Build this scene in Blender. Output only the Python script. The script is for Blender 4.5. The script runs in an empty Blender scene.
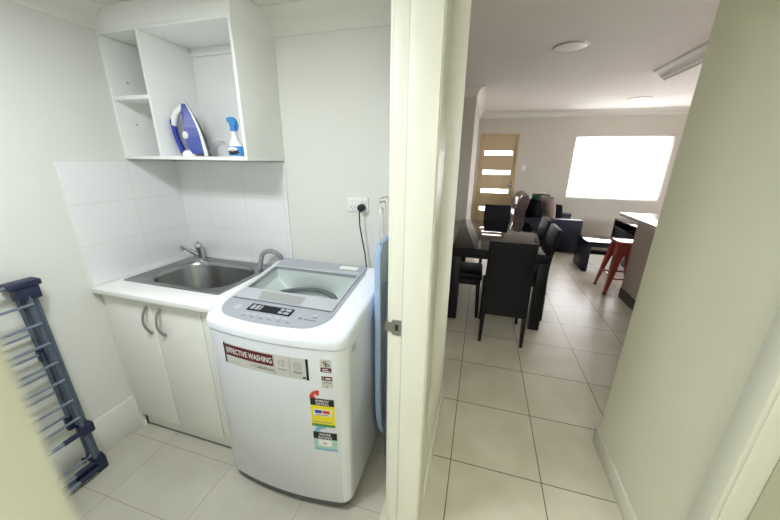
import bpy, bmesh, math, random
from mathutils import Matrix, Vector
random.seed(7)
PI = math.pi
SC = bpy.context.scene
COL = SC.collection

# ------------------------------------------------------------------ camera
F_PX = 309.85
YAW, PITCH, ROLL = 0.280137, -0.313706, 0.012253
CAM = Vector((0.0, 0.0, 1.5382))
fwd = Vector((-math.sin(YAW) * math.cos(PITCH), math.cos(YAW) * math.cos(PITCH), math.sin(PITCH)))
r0 = Vector((math.cos(YAW), math.sin(YAW), 0.0))
u0 = r0.cross(fwd)
rv = math.cos(ROLL) * r0 + math.sin(ROLL) * u0
uv = -math.sin(ROLL) * r0 + math.cos(ROLL) * u0
cd = bpy.data.cameras.new('camera')
cam = bpy.data.objects.new('camera', cd)
COL.objects.link(cam)
cam.matrix_world = Matrix(((rv.x, uv.x, -fwd.x, CAM.x), (rv.y, uv.y, -fwd.y, CAM.y), (rv.z, uv.z, -fwd.z, CAM.z), (0, 0, 0, 1)))
cd.sensor_width = 36.0
cd.sensor_fit = 'HORIZONTAL'
cd.lens = F_PX * 36.0 / 780.0
cd.clip_start = 0.02
cd.clip_end = 100
cd.dof.use_dof = True
cd.dof.focus_distance = 1.9
cd.dof.aperture_fstop = 3.2
SC.camera = cam

# ------------------------------------------------------------------ world and exposure
SKY = 25.0
w = bpy.data.worlds.new('daylight')
SC.world = w
w.use_nodes = True
bg = w.node_tree.nodes['Background']
# bright overcast sky above the horizon, dimmer pale ground below it
wn = w.node_tree.nodes
wl = w.node_tree.links
w_tc = wn.new('ShaderNodeTexCoord')
w_sep = wn.new('ShaderNodeSeparateXYZ')
wl.new(w_tc.outputs['Generated'], w_sep.inputs[0])
w_rp = wn.new('ShaderNodeValToRGB')
w_mr = wn.new('ShaderNodeMapRange')
w_mr.inputs['From Min'].default_value = -1.0
w_mr.inputs['From Max'].default_value = 1.0
wl.new(w_sep.outputs['Z'], w_mr.inputs['Value'])
wl.new(w_mr.outputs[0], w_rp.inputs['Fac'])
w_rp.color_ramp.elements[0].position = 0.44
w_rp.color_ramp.elements[0].color = (0.46, 0.44, 0.44, 1)
w_rp.color_ramp.elements[1].position = 0.52
w_rp.color_ramp.elements[1].color = (0.95, 0.94, 1.0, 1)
wl.new(w_rp.outputs['Color'], bg.inputs[0])
bg.inputs[1].default_value = SKY
SC.view_settings.view_transform = 'Standard'
SC.view_settings.look = 'None'
SC.view_settings.gamma = 1.0
SC.view_settings.use_curve_mapping = False
SC.view_settings.exposure = 0.0
try:
    SC.cycles.max_bounces = 10
    SC.cycles.diffuse_bounces = 6
    SC.cycles.glossy_bounces = 5
    SC.cycles.transmission_bounces = 8
    SC.cycles.transparent_max_bounces = 12
    SC.cycles.caustics_reflective = False
    SC.cycles.sample_clamp_indirect = 6.0
    SC.cycles.use_denoising = True
except Exception:
    pass


def lamp(name, loc, power, size, col=(1, 1, 1), rot=(0, 0, 0), shape='DISK', size_y=None, portal=False):
    d = bpy.data.lights.new(name, 'AREA')
    d.energy = power
    d.color = col
    d.shape = shape
    d.size = size
    if size_y:
        d.size_y = size_y
    o = bpy.data.objects.new(name, d)
    COL.objects.link(o)
    o.location = loc
    o.rotation_euler = rot
    if portal:
        d.cycles.is_portal = True
    return o


# the rooms' own ceiling lamps (above the frame) and the daylight through window and door panes
lamp('laundry_ceiling_lamp', (-0.95, 0.36, 2.17), 22.0, 0.34, (0.91, 0.965, 1.0))
lamp('hall_ceiling_lamp', (0.28, -1.55, 2.36), 48.0, 0.40, (1.0, 0.99, 0.96))
lamp('window_daylight', (2.34, 6.93, 1.43), 1.0, 1.5, rot=(-PI / 2, 0, 0), shape='RECTANGLE', size_y=1.12, portal=True)
lamp('door_daylight', (0.245, 6.93, 1.0), 1.0, 0.55, rot=(-PI / 2, 0, 0), shape='RECTANGLE', size_y=1.7, portal=True)
lamp('added_window_daylight', (4.68, 3.2, 1.55), 1.0, 1.1, rot=(0, PI / 2, 0), shape='RECTANGLE', size_y=1.8, portal=True)  # portal of the added, unseen kitchen window that brightens the living area


# ------------------------------------------------------------------ materials
def lin(c):
    return tuple(((v / 255.0) / 12.92 if v / 255.0 <= 0.04045 else ((v / 255.0 + 0.055) / 1.055) ** 2.4) for v in c) + (1.0,)


def base_mat(name):
    m = bpy.data.materials.new(name)
    m.use_nodes = True
    nt = m.node_tree
    return m, nt, nt.nodes['Principled BSDF']


def pm(name, rgb, rough=0.5, metal=0.0, var=0.04, scale=18.0, bump=0.0, bscale=200.0, coat=0.0, spec=0.5, trans=0.0, aniso=None):
    m, nt, p = base_mat(name)
    c = lin(rgb)
    tc = nt.nodes.new('ShaderNodeTexCoord')
    n = nt.nodes.new('ShaderNodeTexNoise')
    n.inputs['Scale'].default_value = scale
    n.inputs['Detail'].default_value = 3
    nt.links.new(tc.outputs['Object'], n.inputs['Vector'])
    if aniso:
        mp = nt.nodes.new('ShaderNodeMapping')
        mp.inputs['Scale'].default_value = aniso
        nt.links.new(tc.outputs['Object'], mp.inputs['Vector'])
        nt.links.new(mp.outputs['Vector'], n.inputs['Vector'])
    rp = nt.nodes.new('ShaderNodeValToRGB')
    rp.color_ramp.elements[0].position = 0.3
    rp.color_ramp.elements[1].position = 0.7
    rp.color_ramp.elements[0].color = tuple(v * (1 - var) for v in c[:3]) + (1,)
    rp.color_ramp.elements[1].color = tuple(min(1, v * (1 + var)) for v in c[:3]) + (1,)
    nt.links.new(n.outputs['Fac'], rp.inputs['Fac'])
    nt.links.new(rp.outputs['Color'], p.inputs['Base Color'])
    p.inputs['Roughness'].default_value = rough
    p.inputs['Metallic'].default_value = metal
    p.inputs['Specular IOR Level'].default_value = spec
    if coat:
        p.inputs['Coat Weight'].default_value = coat
        p.inputs['Coat Roughness'].default_value = 0.05
    if bump:
        n2 = nt.nodes.new('ShaderNodeTexNoise')
        n2.inputs['Scale'].default_value = bscale
        nt.links.new(tc.outputs['Object'], n2.inputs['Vector'])
        b = nt.nodes.new('ShaderNodeBump')
        b.inputs['Strength'].default_value = bump
        b.inputs['Distance'].default_value = 0.002
        nt.links.new(n2.outputs['Fac'], b.inputs['Height'])
        nt.links.new(b.outputs['Normal'], p.inputs['Normal'])
    return m


def glass_mat(name, tint, refl=0.08, rough=0.02):
    m = bpy.data.materials.new(name)
    m.use_nodes = True
    nt = m.node_tree
    for n in list(nt.nodes):
        if n.type != 'OUTPUT_MATERIAL':
            nt.nodes.remove(n)
    out = [n for n in nt.nodes if n.type == 'OUTPUT_MATERIAL'][0]
    t = nt.nodes.new('ShaderNodeBsdfTransparent')
    t.inputs[0].default_value = tint + (1,)
    g = nt.nodes.new('ShaderNodeBsdfGlossy')
    g.inputs['Roughness'].default_value = rough
    fr = nt.nodes.new('ShaderNodeFresnel')
    fr.inputs['IOR'].default_value = 1.5
    ge = nt.nodes.new('ShaderNodeNewGeometry')     # only the outer face of the sheet reflects
    inv = nt.nodes.new('ShaderNodeMath')
    inv.operation = 'SUBTRACT'
    inv.inputs[0].default_value = 1.0
    nt.links.new(ge.outputs['Backfacing'], inv.inputs[1])
    mul = nt.nodes.new('ShaderNodeMath')
    mul.operation = 'MULTIPLY'
    nt.links.new(fr.outputs[0], mul.inputs[0])
    nt.links.new(inv.outputs[0], mul.inputs[1])
    mx = nt.nodes.new('ShaderNodeMixShader')
    nt.links.new(mul.outputs[0], mx.inputs[0])
    nt.links.new(t.outputs[0], mx.inputs[1])
    nt.links.new(g.outputs[0], mx.inputs[2])
    nt.links.new(mx.outputs[0], out.inputs[0])
    return m


def blind_mat(name):
    m = bpy.data.materials.new(name)
    m.use_nodes = True
    nt = m.node_tree
    for n in list(nt.nodes):
        if n.type != 'OUTPUT_MATERIAL':
            nt.nodes.remove(n)
    out = [n for n in nt.nodes if n.type == 'OUTPUT_MATERIAL'][0]
    t = nt.nodes.new('ShaderNodeBsdfTransparent')
    t.inputs[0].default_value = (1, 1, 1, 1)
    d = nt.nodes.new('ShaderNodeBsdfTranslucent')
    d.inputs[0].default_value = (0.95, 0.94, 0.93, 1)
    tc = nt.nodes.new('ShaderNodeTexCoord')
    wv = nt.nodes.new('ShaderNodeTexWave')
    wv.inputs['Scale'].default_value = 14
    wv.inputs['Distortion'].default_value = 0.3
    nt.links.new(tc.outputs['Object'], wv.inputs['Vector'])
    mr = nt.nodes.new('ShaderNodeMapRange')
    mr.inputs['To Min'].default_value = 0.55
    mr.inputs['To Max'].default_value = 0.65
    nt.links.new(wv.outputs['Fac'], mr.inputs['Value'])
    mx = nt.nodes.new('ShaderNodeMixShader')
    nt.links.new(mr.outputs[0], mx.inputs[0])
    nt.links.new(t.outputs[0], mx.inputs[1])
    nt.links.new(d.outputs[0], mx.inputs[2])
    nt.links.new(mx.outputs[0], out.inputs[0])
    return m


def tile_floor_mat():
    """cream ceramic floor tiles: 450 mm grid in the hall, 450 x 300 in the laundry"""
    m, nt, p = base_mat('floor_tiles')
    N, L = nt.nodes, nt.links
    tc = N.new('ShaderNodeTexCoord')
    sx = N.new('ShaderNodeSeparateXYZ')
    L.new(tc.outputs['Object'], sx.inputs[0])

    def math_(op, a, b=None):
        n = N.new('ShaderNodeMath')
        n.operation = op
        for i, v in enumerate((a, b)):
            if v is None:
                continue
            if isinstance(v, (int, float)):
                n.inputs[i].default_value = v
            else:
                L.new(v, n.inputs[i])
        return n.outputs[0]

    def grid(x0, y0, tx, ty, g):
        def edge(v, o, t):
            f = math_('FRACT', math_('DIVIDE', math_('SUBTRACT', v, o - 50 * t), t))
            d = math_('MINIMUM', f, math_('SUBTRACT', 1.0, f))
            return math_('LESS_THAN', math_('MULTIPLY', d, t), g / 2)
        return math_('MAXIMUM', edge(sx.outputs['X'], x0, tx), edge(sx.outputs['Y'], y0, ty))

    def ids(x0, y0, tx, ty):
        a = math_('FLOOR', math_('DIVIDE', math_('SUBTRACT', sx.outputs['X'], x0 - 50 * tx), tx))
        b = math_('FLOOR', math_('DIVIDE', math_('SUBTRACT', sx.outputs['Y'], y0 - 50 * ty), ty))
        c = N.new('ShaderNodeCombineXYZ')
        L.new(a, c.inputs[0])
        L.new(b, c.inputs[1])
        wn = N.new('ShaderNodeTexWhiteNoise')
        wn.noise_dimensions = '3D'
        L.new(c.outputs[0], wn.inputs['Vector'])
        return wn.outputs['Value']

    hall = grid(-0.021, 1.3075, 0.45, 0.45, 0.0055)
    laun = grid(-1.12, 0.64, 0.45, 0.30, 0.004)
    inl = math_('MULTIPLY', math_('LESS_THAN', sx.outputs['X'], -0.3), math_('LESS_THAN', sx.outputs['Y'], 1.6))
    tile_id = ids(-0.021, 1.3075, 0.45, 0.45)
    n1 = N.new('ShaderNodeTexNoise')
    n1.inputs['Scale'].default_value = 4.0
    n1.inputs['Detail'].default_value = 6
    L.new(tc.outputs['Object'], n1.inputs['Vector'])
    rp = N.new('ShaderNodeValToRGB')
    rp.color_ramp.elements[0].position = 0.33
    rp.color_ramp.elements[1].position = 0.68
    rp.color_ramp.elements[0].color = lin((205, 200, 182))
    rp.color_ramp.elements[1].color = lin((219, 215, 201))
    L.new(n1.outputs['Fac'], rp.inputs['Fac'])
    hv = N.new('ShaderNodeHueSaturation')
    mr = N.new('ShaderNodeMapRange')
    mr.inputs['To Min'].default_value = 0.96
    mr.inputs['To Max'].default_value = 1.03
    L.new(tile_id, mr.inputs['Value'])
    L.new(mr.outputs[0], hv.inputs['Value'])
    L.new(rp.outputs['Color'], hv.inputs['Color'])

    def mixc(fac, a, b):
        n = N.new('ShaderNodeMix')
        n.data_type = 'RGBA'
        L.new(fac, n.inputs[0])
        for i, v in ((6, a), (7, b)):
            if isinstance(v, tuple):
                n.inputs[i].default_value = v
            else:
                L.new(v, n.inputs[i])
        return n.outputs[2]

    ch = mixc(hall, hv.outputs['Color'], lin((122, 110, 92)))
    rp2 = N.new('ShaderNodeValToRGB')
    rp2.color_ramp.elements[0].position = 0.33
    rp2.color_ramp.elements[1].position = 0.68
    rp2.color_ramp.elements[0].color = lin((180, 176, 162))
    rp2.color_ramp.elements[1].color = lin((195, 191, 178))
    L.new(n1.outputs['Fac'], rp2.inputs['Fac'])
    cl = mixc(laun, rp2.outputs['Color'], lin((158, 153, 138)))
    L.new(mixc(inl, ch, cl), p.inputs['Base Color'])
    rr = N.new('ShaderNodeMapRange')
    rr.inputs['To Min'].default_value = 0.27
    rr.inputs['To Max'].default_value = 0.38
    L.new(n1.outputs['Fac'], rr.inputs['Value'])
    L.new(rr.outputs[0], p.inputs['Roughness'])
    p.inputs['Specular IOR Level'].default_value = 0.38
    return m


def wall_tile_mat(name, axis, o, tw, zo, th):
    m, nt, p = base_mat(name)
    N, L = nt.nodes, nt.links
    tc = N.new('ShaderNodeTexCoord')
    sx = N.new('ShaderNodeSeparateXYZ')
    L.new(tc.outputs['Object'], sx.inputs[0])

    def math_(op, a, b=None):
        n = N.new('ShaderNodeMath')
        n.operation = op
        for i, v in enumerate((a, b)):
            if v is None:
                continue
            if isinstance(v, (int, float)):
                n.inputs[i].default_value = v
            else:
                L.new(v, n.inputs[i])
        return n.outputs[0]

    def edge(v, o_, t):
        f = math_('FRACT', math_('DIVIDE', math_('SUBTRACT', v, o_ - 20 * t), t))
        d = math_('MINIMUM', f, math_('SUBTRACT', 1.0, f))
        return math_('LESS_THAN', math_('MULTIPLY', d, t), 0.0013)
    g = math_('MAXIMUM', edge(sx.outputs[axis], o, tw), edge(sx.outputs['Z'], zo, th))
    n = N.new('ShaderNodeMix')
    n.data_type = 'RGBA'
    L.new(g, n.inputs[0])
    n.inputs[6].default_value = lin((232, 232, 234))
    n.inputs[7].default_value = lin((214, 214, 212))
    L.new(n.outputs[2], p.inputs['Base Color'])
    p.inputs['Roughness'].default_value = 0.22
    return m


M = {}
M['wall'] = pm('wall_paint', (203, 199, 189), 0.72, var=0.012, scale=3, bump=0.05, bscale=350)
M['laundry_wall'] = pm('laundry_wall_paint', (222, 222, 217), 0.7, var=0.012, scale=3, bump=0.05, bscale=350)
M['hall_wall'] = pm('hall_wall_paint', (225, 226, 210), 0.7, var=0.015, scale=3, bump=0.06, bscale=350)
M['ceiling'] = pm('ceiling_paint', (226, 221, 216), 0.85, var=0.01, scale=3)
M['cornice'] = pm('cornice_paint', (228, 226, 220), 0.6, var=0.01)
M['cream'] = pm('cream_gloss_trim_paint', (219, 220, 210), 0.38, var=0.012, scale=6)
M['floor'] = tile_floor_mat()
M['skirt'] = pm('white_tile', (228, 228, 224), 0.22, var=0.01)
M['tiles_left'] = wall_tile_mat('white_wall_tiles_side', 'Y', 1.266, 0.30, 1.115, 0.20)
M['tiles_back'] = wall_tile_mat('white_wall_tiles_back', 'X', -1.355, 0.27, 1.115, 0.20)
M['melamine'] = pm('white_melamine', (240, 241, 240), 0.42, var=0.008)
M['door_white'] = pm('white_cabinet_doors', (231, 231, 224), 0.35, var=0.008)
M['bench'] = pm('white_laminate', (236, 236, 234), 0.3, var=0.008)
M['steel'] = pm('brushed_steel', (160, 161, 162), 0.25, metal=1.0, var=0.05, scale=60, aniso=(1, 12, 1))
M['chrome'] = pm('chrome', (205, 208, 210), 0.12, metal=1.0, var=0.01)
M['satin'] = pm('satin_nickel', (172, 172, 168), 0.32, metal=1.0, var=0.02)
M['white_enamel'] = pm('white_enamel', (237, 241, 250), 0.24, var=0.005, coat=0.3)
M['white_plastic'] = pm('white_plastic', (232, 232, 232), 0.35, var=0.006)
M['grey_panel'] = pm('silver_grey_plastic', (164, 168, 176), 0.34, var=0.015, scale=40)
M['light_panel'] = pm('light_grey_plastic', (182, 186, 192), 0.34, var=0.01)
M['recess_grey'] = pm('moulded_grey_plastic', (158, 160, 158), 0.4, var=0.01)
M['tub'] = pm('pale_tub_plastic', (214, 218, 216), 0.35, var=0.01)
M['tub_dark'] = pm('dark_tub_ring', (92, 100, 104), 0.3, var=0.02)
M['dark_grey'] = pm('dark_grey_plastic', (74, 76, 82), 0.5, var=0.03)
M['hose'] = pm('grey_hose', (140, 143, 146), 0.45, var=0.03)
M['black_panel'] = pm('black_display', (28, 30, 38), 0.2, var=0.02)
M['glass'] = glass_mat('lid_glass', (0.96, 0.985, 0.98))
M['pane'] = glass_mat('window_glass', (0.97, 0.98, 0.98))
M['frosted'] = blind_mat('frosted_glass')
M['blind'] = blind_mat('sheer_blind_fabric')
M['ink'] = pm('black_ink', (28, 28, 32), 0.5, var=0.01)
M['grey_ink'] = pm('grey_ink', (120, 122, 126), 0.5, var=0.01)
M['label_silver'] = pm('silver_label', (204, 203, 198), 0.4, var=0.01)
M['maroon'] = pm('maroon_print', (96, 10, 34), 0.4, var=0.02)
M['paper'] = pm('white_paper', (236, 236, 232), 0.5, var=0.005)
M['yellow'] = pm('yellow_print', (236, 220, 40), 0.45, var=0.01)
M['red_print'] = pm('red_print', (206, 66, 40), 0.45, var=0.02)
M['green_print'] = pm('green_print', (70, 140, 60), 0.45, var=0.02)
M['blue_print'] = pm('blue_print', (44, 66, 170), 0.45, var=0.02)
M['sky_print'] = pm('pale_blue_print', (132, 186, 210), 0.45, var=0.02)
M['teal_print'] = pm('pale_teal_print', (176, 206, 202), 0.45, var=0.02)
M['navy'] = pm('navy_plastic', (28, 36, 66), 0.42, var=0.05)
M['tube_grey'] = pm('grey_coated_tube', (88, 100, 116), 0.36, metal=0.25, var=0.03)
M['rail_grey'] = pm('grey_coated_rail', (122, 134, 150), 0.34, metal=0.3, var=0.03)
M['iron_blue'] = pm('blue_iron_plastic', (44, 62, 158), 0.25, var=0.03, coat=0.0)
M['iron_lilac'] = pm('translucent_blue_tank', (64, 80, 164), 0.4, var=0.03, coat=0.0)
M['cord_white'] = pm('white_cord', (222, 222, 220), 0.5, var=0.01)
M['cord_black'] = pm('black_cord', (26, 26, 28), 0.45, var=0.03)
M['sky_blue'] = pm('bright_blue_plastic', (58, 136, 204), 0.3, var=0.03)
M['board_blue'] = pm('blue_cotton_cover', (160, 184, 216), 0.85, var=0.06, scale=60, bump=0.3, bscale=900)
M['board_mesh'] = pm('grey_metal_mesh', (186, 194, 202), 0.45, metal=0.4, var=0.18, scale=160)
M['wire'] = pm('coated_wire', (206, 206, 200), 0.35, metal=0.2, var=0.02)
M['black_wood'] = pm('black_wood_veneer', (20, 20, 27), 0.35, spec=0.3, var=0.2, scale=30, aniso=(1, 14, 1))
M['black_glass'] = pm('black_glass', (16, 16, 19), 0.04, var=0.02)
M['black_vinyl'] = pm('black_vinyl', (16, 18, 26), 0.45, spec=0.25, var=0.08, scale=40, bump=0.1, bscale=500)
M['navy_leather'] = pm('dark_navy_leather', (26, 31, 46), 0.36, spec=0.35, var=0.08, scale=20, bump=0.1, bscale=300)
M['brown_leather'] = pm('dark_brown_leather', (74, 60, 60), 0.25, var=0.1, scale=20, bump=0.1, bscale=300)
M['cushion_black'] = pm('black_cushion_cloth', (18, 20, 26), 0.9, var=0.1, scale=60)
M['cushion_grey'] = pm('taupe_cushion_cloth', (150, 136, 132), 0.92, var=0.08, scale=90, bump=0.3, bscale=600)
M['cushion_green'] = pm('green_cushion_cloth', (40, 78, 60), 0.9, var=0.08, scale=60)
M['cushion_cream'] = pm('cream_cushion_cloth', (222, 216, 200), 0.9, var=0.05, scale=60)
M['red_metal'] = pm('red_painted_metal', (160, 64, 56), 0.3, var=0.04, coat=0.3)
M['rubber'] = pm('black_rubber', (22, 20, 20), 0.7, var=0.05)
M['island'] = pm('taupe_painted_island', (176, 166, 158), 0.6, var=0.015)
M['stone'] = pm('pale_polished_stone', (220, 208, 200), 0.12, var=0.04, scale=60)
M['kick'] = pm('dark_kickboard', (58, 54, 56), 0.5, var=0.05)
M['timber'] = pm('pale_timber_veneer', (188, 170, 138), 0.45, var=0.07, scale=9, aniso=(8, 8, 0.6))
M['timber_frame'] = pm('timber_frame', (190, 168, 136), 0.5, var=0.05, scale=9)
M['alu'] = pm('white_aluminium_frame', (225, 222, 218), 0.4, var=0.01)
M['lamp_ring'] = pm('white_lamp_ring', (200, 196, 190), 0.35, var=0.01)
M['lamp_diffuser'] = pm('opal_lamp_diffuser', (238, 236, 234), 0.35, var=0.006)
M['olive_door'] = pm('olive_painted_door', (196, 198, 176), 0.45, var=0.01)

# ------------------------------------------------------------------ geometry helpers
ROOTM = {}


class MB:
    def __init__(self):
        self.v = []
        self.f = []

    def add(self, vs, fs):
        o = len(self.v)
        self.v += [tuple(p) for p in vs]
        self.f += [tuple(i + o for i in q) for q in fs]
        return self

    def box(self, x0, x1, y0, y1, z0, z1):
        vs = [(x, y, z) for z in (z0, z1) for y in (y0, y1) for x in (x0, x1)]
        return self.add(vs, [(0, 2, 3, 1), (4, 5, 7, 6), (0, 1, 5, 4), (2, 6, 7, 3), (0, 4, 6, 2), (1, 3, 7, 5)])

    def hexa(self, bot, top):
        """bot, top: four points each, counter-clockwise from above"""
        return self.add(list(bot) + list(top), [(3, 2, 1, 0), (4, 5, 6, 7), (0, 1, 5, 4), (1, 2, 6, 5), (2, 3, 7, 6), (3, 0, 4, 7)])

    def loft(self, loops, cap0=True, cap1=True):
        n = len(loops[0])
        vs = [p for l in loops for p in l]
        fs = []
        for k in range(len(loops) - 1):
            for i in range(n):
                j = (i + 1) % n
                fs.append((k * n + i, k * n + j, (k + 1) * n + j, (k + 1) * n + i))
        if cap0:
            fs.append(tuple(range(n - 1, -1, -1)))
        if cap1:
            b = (len(loops) - 1) * n
            fs.append(tuple(range(b, b + n)))
        return self.add(vs, fs)

    def tube(self, pts, r, n=8, radii=None, cap=True):
        pts = [Vector(p) for p in pts]
        loops = []
        prev = None
        for i, p in enumerate(pts):
            t = (pts[min(i + 1, len(pts) - 1)] - pts[max(i - 1, 0)]).normalized()
            if prev is None:
                a = Vector((0, 0, 1)) if abs(t.z) < 0.9 else Vector((1, 0, 0))
                u = t.cross(a).normalized()
            else:
                u = (prev - t * prev.dot(t)).normalized()
            prev = u
            v = t.cross(u)
            rr = radii[i] if radii else r
            loops.append([p + rr * (math.cos(2 * PI * k / n) * u + math.sin(2 * PI * k / n) * v) for k in range(n)])
        return self.loft(loops, cap, cap)

    def lathe(self, prof, c, n=24, axis='z', cap0=True, cap1=True):
        loops = []
        for r, h in prof:
            lp = []
            for k in range(n):
                a = 2 * PI * k / n
                if axis == 'z':
                    lp.append((c[0] + r * math.cos(a), c[1] + r * math.sin(a), c[2] + h))
                elif axis == 'y':
                    lp.append((c[0] + r * math.cos(a), c[1] + h, c[2] + r * math.sin(a)))
                else:
                    lp.append((c[0] + h, c[1] + r * math.cos(a), c[2] + r * math.sin(a)))
            loops.append(lp)
        return self.loft(loops, cap0, cap1)

    def prism(self, poly, vec):
        """poly: list of 3-D points, extruded along vec"""
        v = Vector(vec)
        return self.loft([[Vector(p) for p in poly], [Vector(p) + v for p in poly]])

    def build(self, name, mat, parent=None, bevel=0.0, seg=2, smooth=False, auto=None):
        me = bpy.data.meshes.new(name)
        vs = self.v
        if parent is not None and parent.name in ROOTM:
            inv = ROOTM[parent.name].inverted()
            vs = [tuple(inv @ Vector(p)) for p in vs]
        me.from_pydata(vs, [], self.f)
        bm = bmesh.new()
        bm.from_mesh(me)
        bmesh.ops.recalc_face_normals(bm, faces=bm.faces)
        if bevel:
            es = [e for e in bm.edges if len(e.link_faces) == 2 and e.calc_face_angle(0) > 0.6]
            bmesh.ops.bevel(bm, geom=es, offset=bevel, segments=seg, affect='EDGES', profile=0.5, clamp_overlap=True)
        if smooth or bevel:
            for f in bm.faces:
                f.smooth = True
            lim = auto if auto else (0.75 if smooth else 0.6)
            for e in bm.edges:
                if len(e.link_faces) == 2 and e.calc_face_angle(0) > lim:
                    e.smooth = False
        bm.to_mesh(me)
        bm.free()
        me.materials.append(mat)
        o = bpy.data.objects.new(name, me)
        COL.objects.link(o)
        if parent is not None:
            o.parent = parent
            if parent.name in ROOTM:
                ROOTM[o.name] = ROOTM[parent.name]
        return o


def tag(o, label, cat, group=None):
    o['label'] = label
    o['category'] = cat
    if group:
        o['group'] = group
    return o


def thing(name, label, cat, loc=(0, 0, 0), rz=0.0, group=None):
    o = bpy.data.objects.new(name, None)
    o.empty_display_size = 0.05
    COL.objects.link(o)
    o.location = loc
    o.rotation_euler = (0, 0, rz)
    ROOTM[o.name] = Matrix.Translation(Vector(loc)) @ Matrix.Rotation(rz, 4, 'Z')
    return tag(o, label, cat, group)


def struct(name, mb, mat, bevel=0.0, smooth=False):
    o = mb.build(name, mat, None, bevel, smooth=smooth)
    o['kind'] = 'structure'
    return o


def struct_root(name):
    o = bpy.data.objects.new(name, None)
    COL.objects.link(o)
    o['kind'] = 'structure'
    ROOTM[o.name] = Matrix.Identity(4)
    return o


def dup(root, loc, rz, label):
    r = root.copy()
    COL.objects.link(r)
    r.location = loc
    r.rotation_euler = (0, 0, rz)
    r['label'] = label

    def rec(src, dst):
        for ch in list(src.children):
            c = ch.copy()
            COL.objects.link(c)
            c.parent = dst
            rec(ch, c)
    rec(root, r)
    return r


def rrect(x0, x1, y0, y1, r, z, n=6):
    pts = []
    for cx, cy, a0 in ((x1 - r, y0 + r, -PI / 2), (x1 - r, y1 - r, 0), (x0 + r, y1 - r, PI / 2), (x0 + r, y0 + r, PI)):
        for k in range(n + 1):
            a = a0 + PI / 2 * k / n
            pts.append((cx + r * math.cos(a), cy + r * math.sin(a), z))
    return pts


def text_mesh(body, size, bold=0.0):
    cu = bpy.data.curves.new('lettering_curve', 'FONT')
    cu.body = body
    cu.size = size
    cu.resolution_u = 2
    cu.offset = bold
    cu.align_x = 'LEFT'
    o = bpy.data.objects.new('lettering_tmp', cu)
    COL.objects.link(o)
    dg = bpy.context.evaluated_depsgraph_get()
    dg.update()
    me = bpy.data.meshes.new_from_object(o.evaluated_get(dg))
    vs = [tuple(v.co) for v in me.vertices]
    fs = [tuple(p.vertices) for p in me.polygons]
    bpy.data.objects.remove(o)
    bpy.data.curves.remove(cu)
    bpy.data.meshes.remove(me)
    return vs, fs


def cove(mb, p0, p1, nx, ny, zc, s=0.09, n=8, e0=0.0, e1=0.0):
    """concave plaster cornice along the wall line p0-p1, (nx, ny) points into the room; e0/e1 mitre the ends"""
    prof = [(0, -s), (0.006, -s)]
    for k in range(n + 1):
        a = PI / 2 * k / n
        prof.append((0.012 + (s - 0.012) * (1 - math.cos(a)), -(s - 0.012) * (1 - math.sin(a)) - 0.006))
    prof += [(s, 0), (0, 0)]
    dx, dy = p1[0] - p0[0], p1[1] - p0[1]
    l = math.hypot(dx, dy)
    dx, dy = dx / l, dy / l
    loops = []
    for (p, e) in ((p0, -e0), (p1, e1)):
        loops.append([(p[0] + nx * a + dx * e * a, p[1] + ny * a + dy * e * a, zc + b) for a, b in prof])
    return mb.loft(loops)


# ------------------------------------------------------------------ room shell
RF = -0.13                     # hall face beyond the laundry door
LX, RX = -0.260, -0.13          # laundry and hall faces of the dividing wall
LW = -1.839                    # laundry left wall face
LB = 1.563                     # laundry back wall face
HR = 0.77                      # hall right wall face
FAR = 6.855                    # far living room wall face
CH, CL = 2.42, 2.20            # ceiling heights

struct('floor', MB().box(-3.2, 4.7, -3.3, 7.05, -0.12, 0.0), M['floor'])
struct('ceiling', MB().box(-3.2, 4.7, -3.3, 7.05, CH, CH + 0.1), M['ceiling'])
struct('ceiling_laundry', MB().box(LW - 0.1, LX, -0.66, LB, CL, CL + 0.06), M['ceiling'])
struct('wall_laundry_left', MB().box(LW - 0.1, LW, -0.66, LB, 0, CL), M['laundry_wall'])
struct('wall_laundry_back', MB().box(-3.1, LX, LB, 1.75, 0, CH), M['laundry_wall'])
struct('wall_laundry_front', MB().box(LW - 0.1, LX, -0.76, -0.66, 0, CH), M['laundry_wall'])
mb = MB().box(LX, RF, 0.926, 1.75, 0, CH).box(LX, RX, -3.2, 0.030, 0, CH).box(LX, RX, 0.030, 0.926, 2.10, CH)
struct('wall_hall_left', mb, M['hall_wall'])
mb = MB().box(HR, HR + 0.1, 0.905, 1.655, 0, CH).box(HR, HR + 0.1, -3.2, 0.08, 0, CH).box(HR, HR + 0.1, 0.08, 0.905, 2.08, CH)
struct('wall_hall_right', mb, M['hall_wall'])
struct('wall_kitchen', MB().box(HR + 0.1, 4.6, 1.555, 1.655, 0, CH), M['wall'])
struct('wall_hall_end', MB().box(LX, HR + 0.1, -3.3, -3.2, 0, CH), M['hall_wall'])
mb = MB()
mb.box(-0.28, -0.122, FAR, FAR + 0.1, 0, CH).box(-0.122, 0.612, FAR, FAR + 0.1, 2.045, CH).box(0.612, 1.575, FAR, FAR + 0.1, 0, CH)
mb.box(1.575, 3.105, FAR, FAR + 0.1, 0, 0.86).box(1.575, 3.105, FAR, FAR + 0.1, 2.005, CH).box(3.105, 4.6, FAR, FAR + 0.1, 0, CH)
struct('wall_far', mb, M['wall'])
struct('wall_living_left', MB().box(-3.1, -0.18, 4.55, 4.65, 0, CH).box(-0.28, -0.18, 4.65, FAR, 0, CH), M['wall'])
struct('wall_left', MB().box(-3.2, -3.1, 1.563, 4.65, 0, CH), M['wall'])
struct('wall_right', MB().box(4.6, 4.7, 1.555, 2.3, 0, CH).box(4.6, 4.7, 4.1, FAR + 0.1, 0, CH).box(4.6, 4.7, 2.3, 4.1, 0, 1.0).box(4.6, 4.7, 2.3, 4.1, 2.1, CH), M['wall'])

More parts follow.
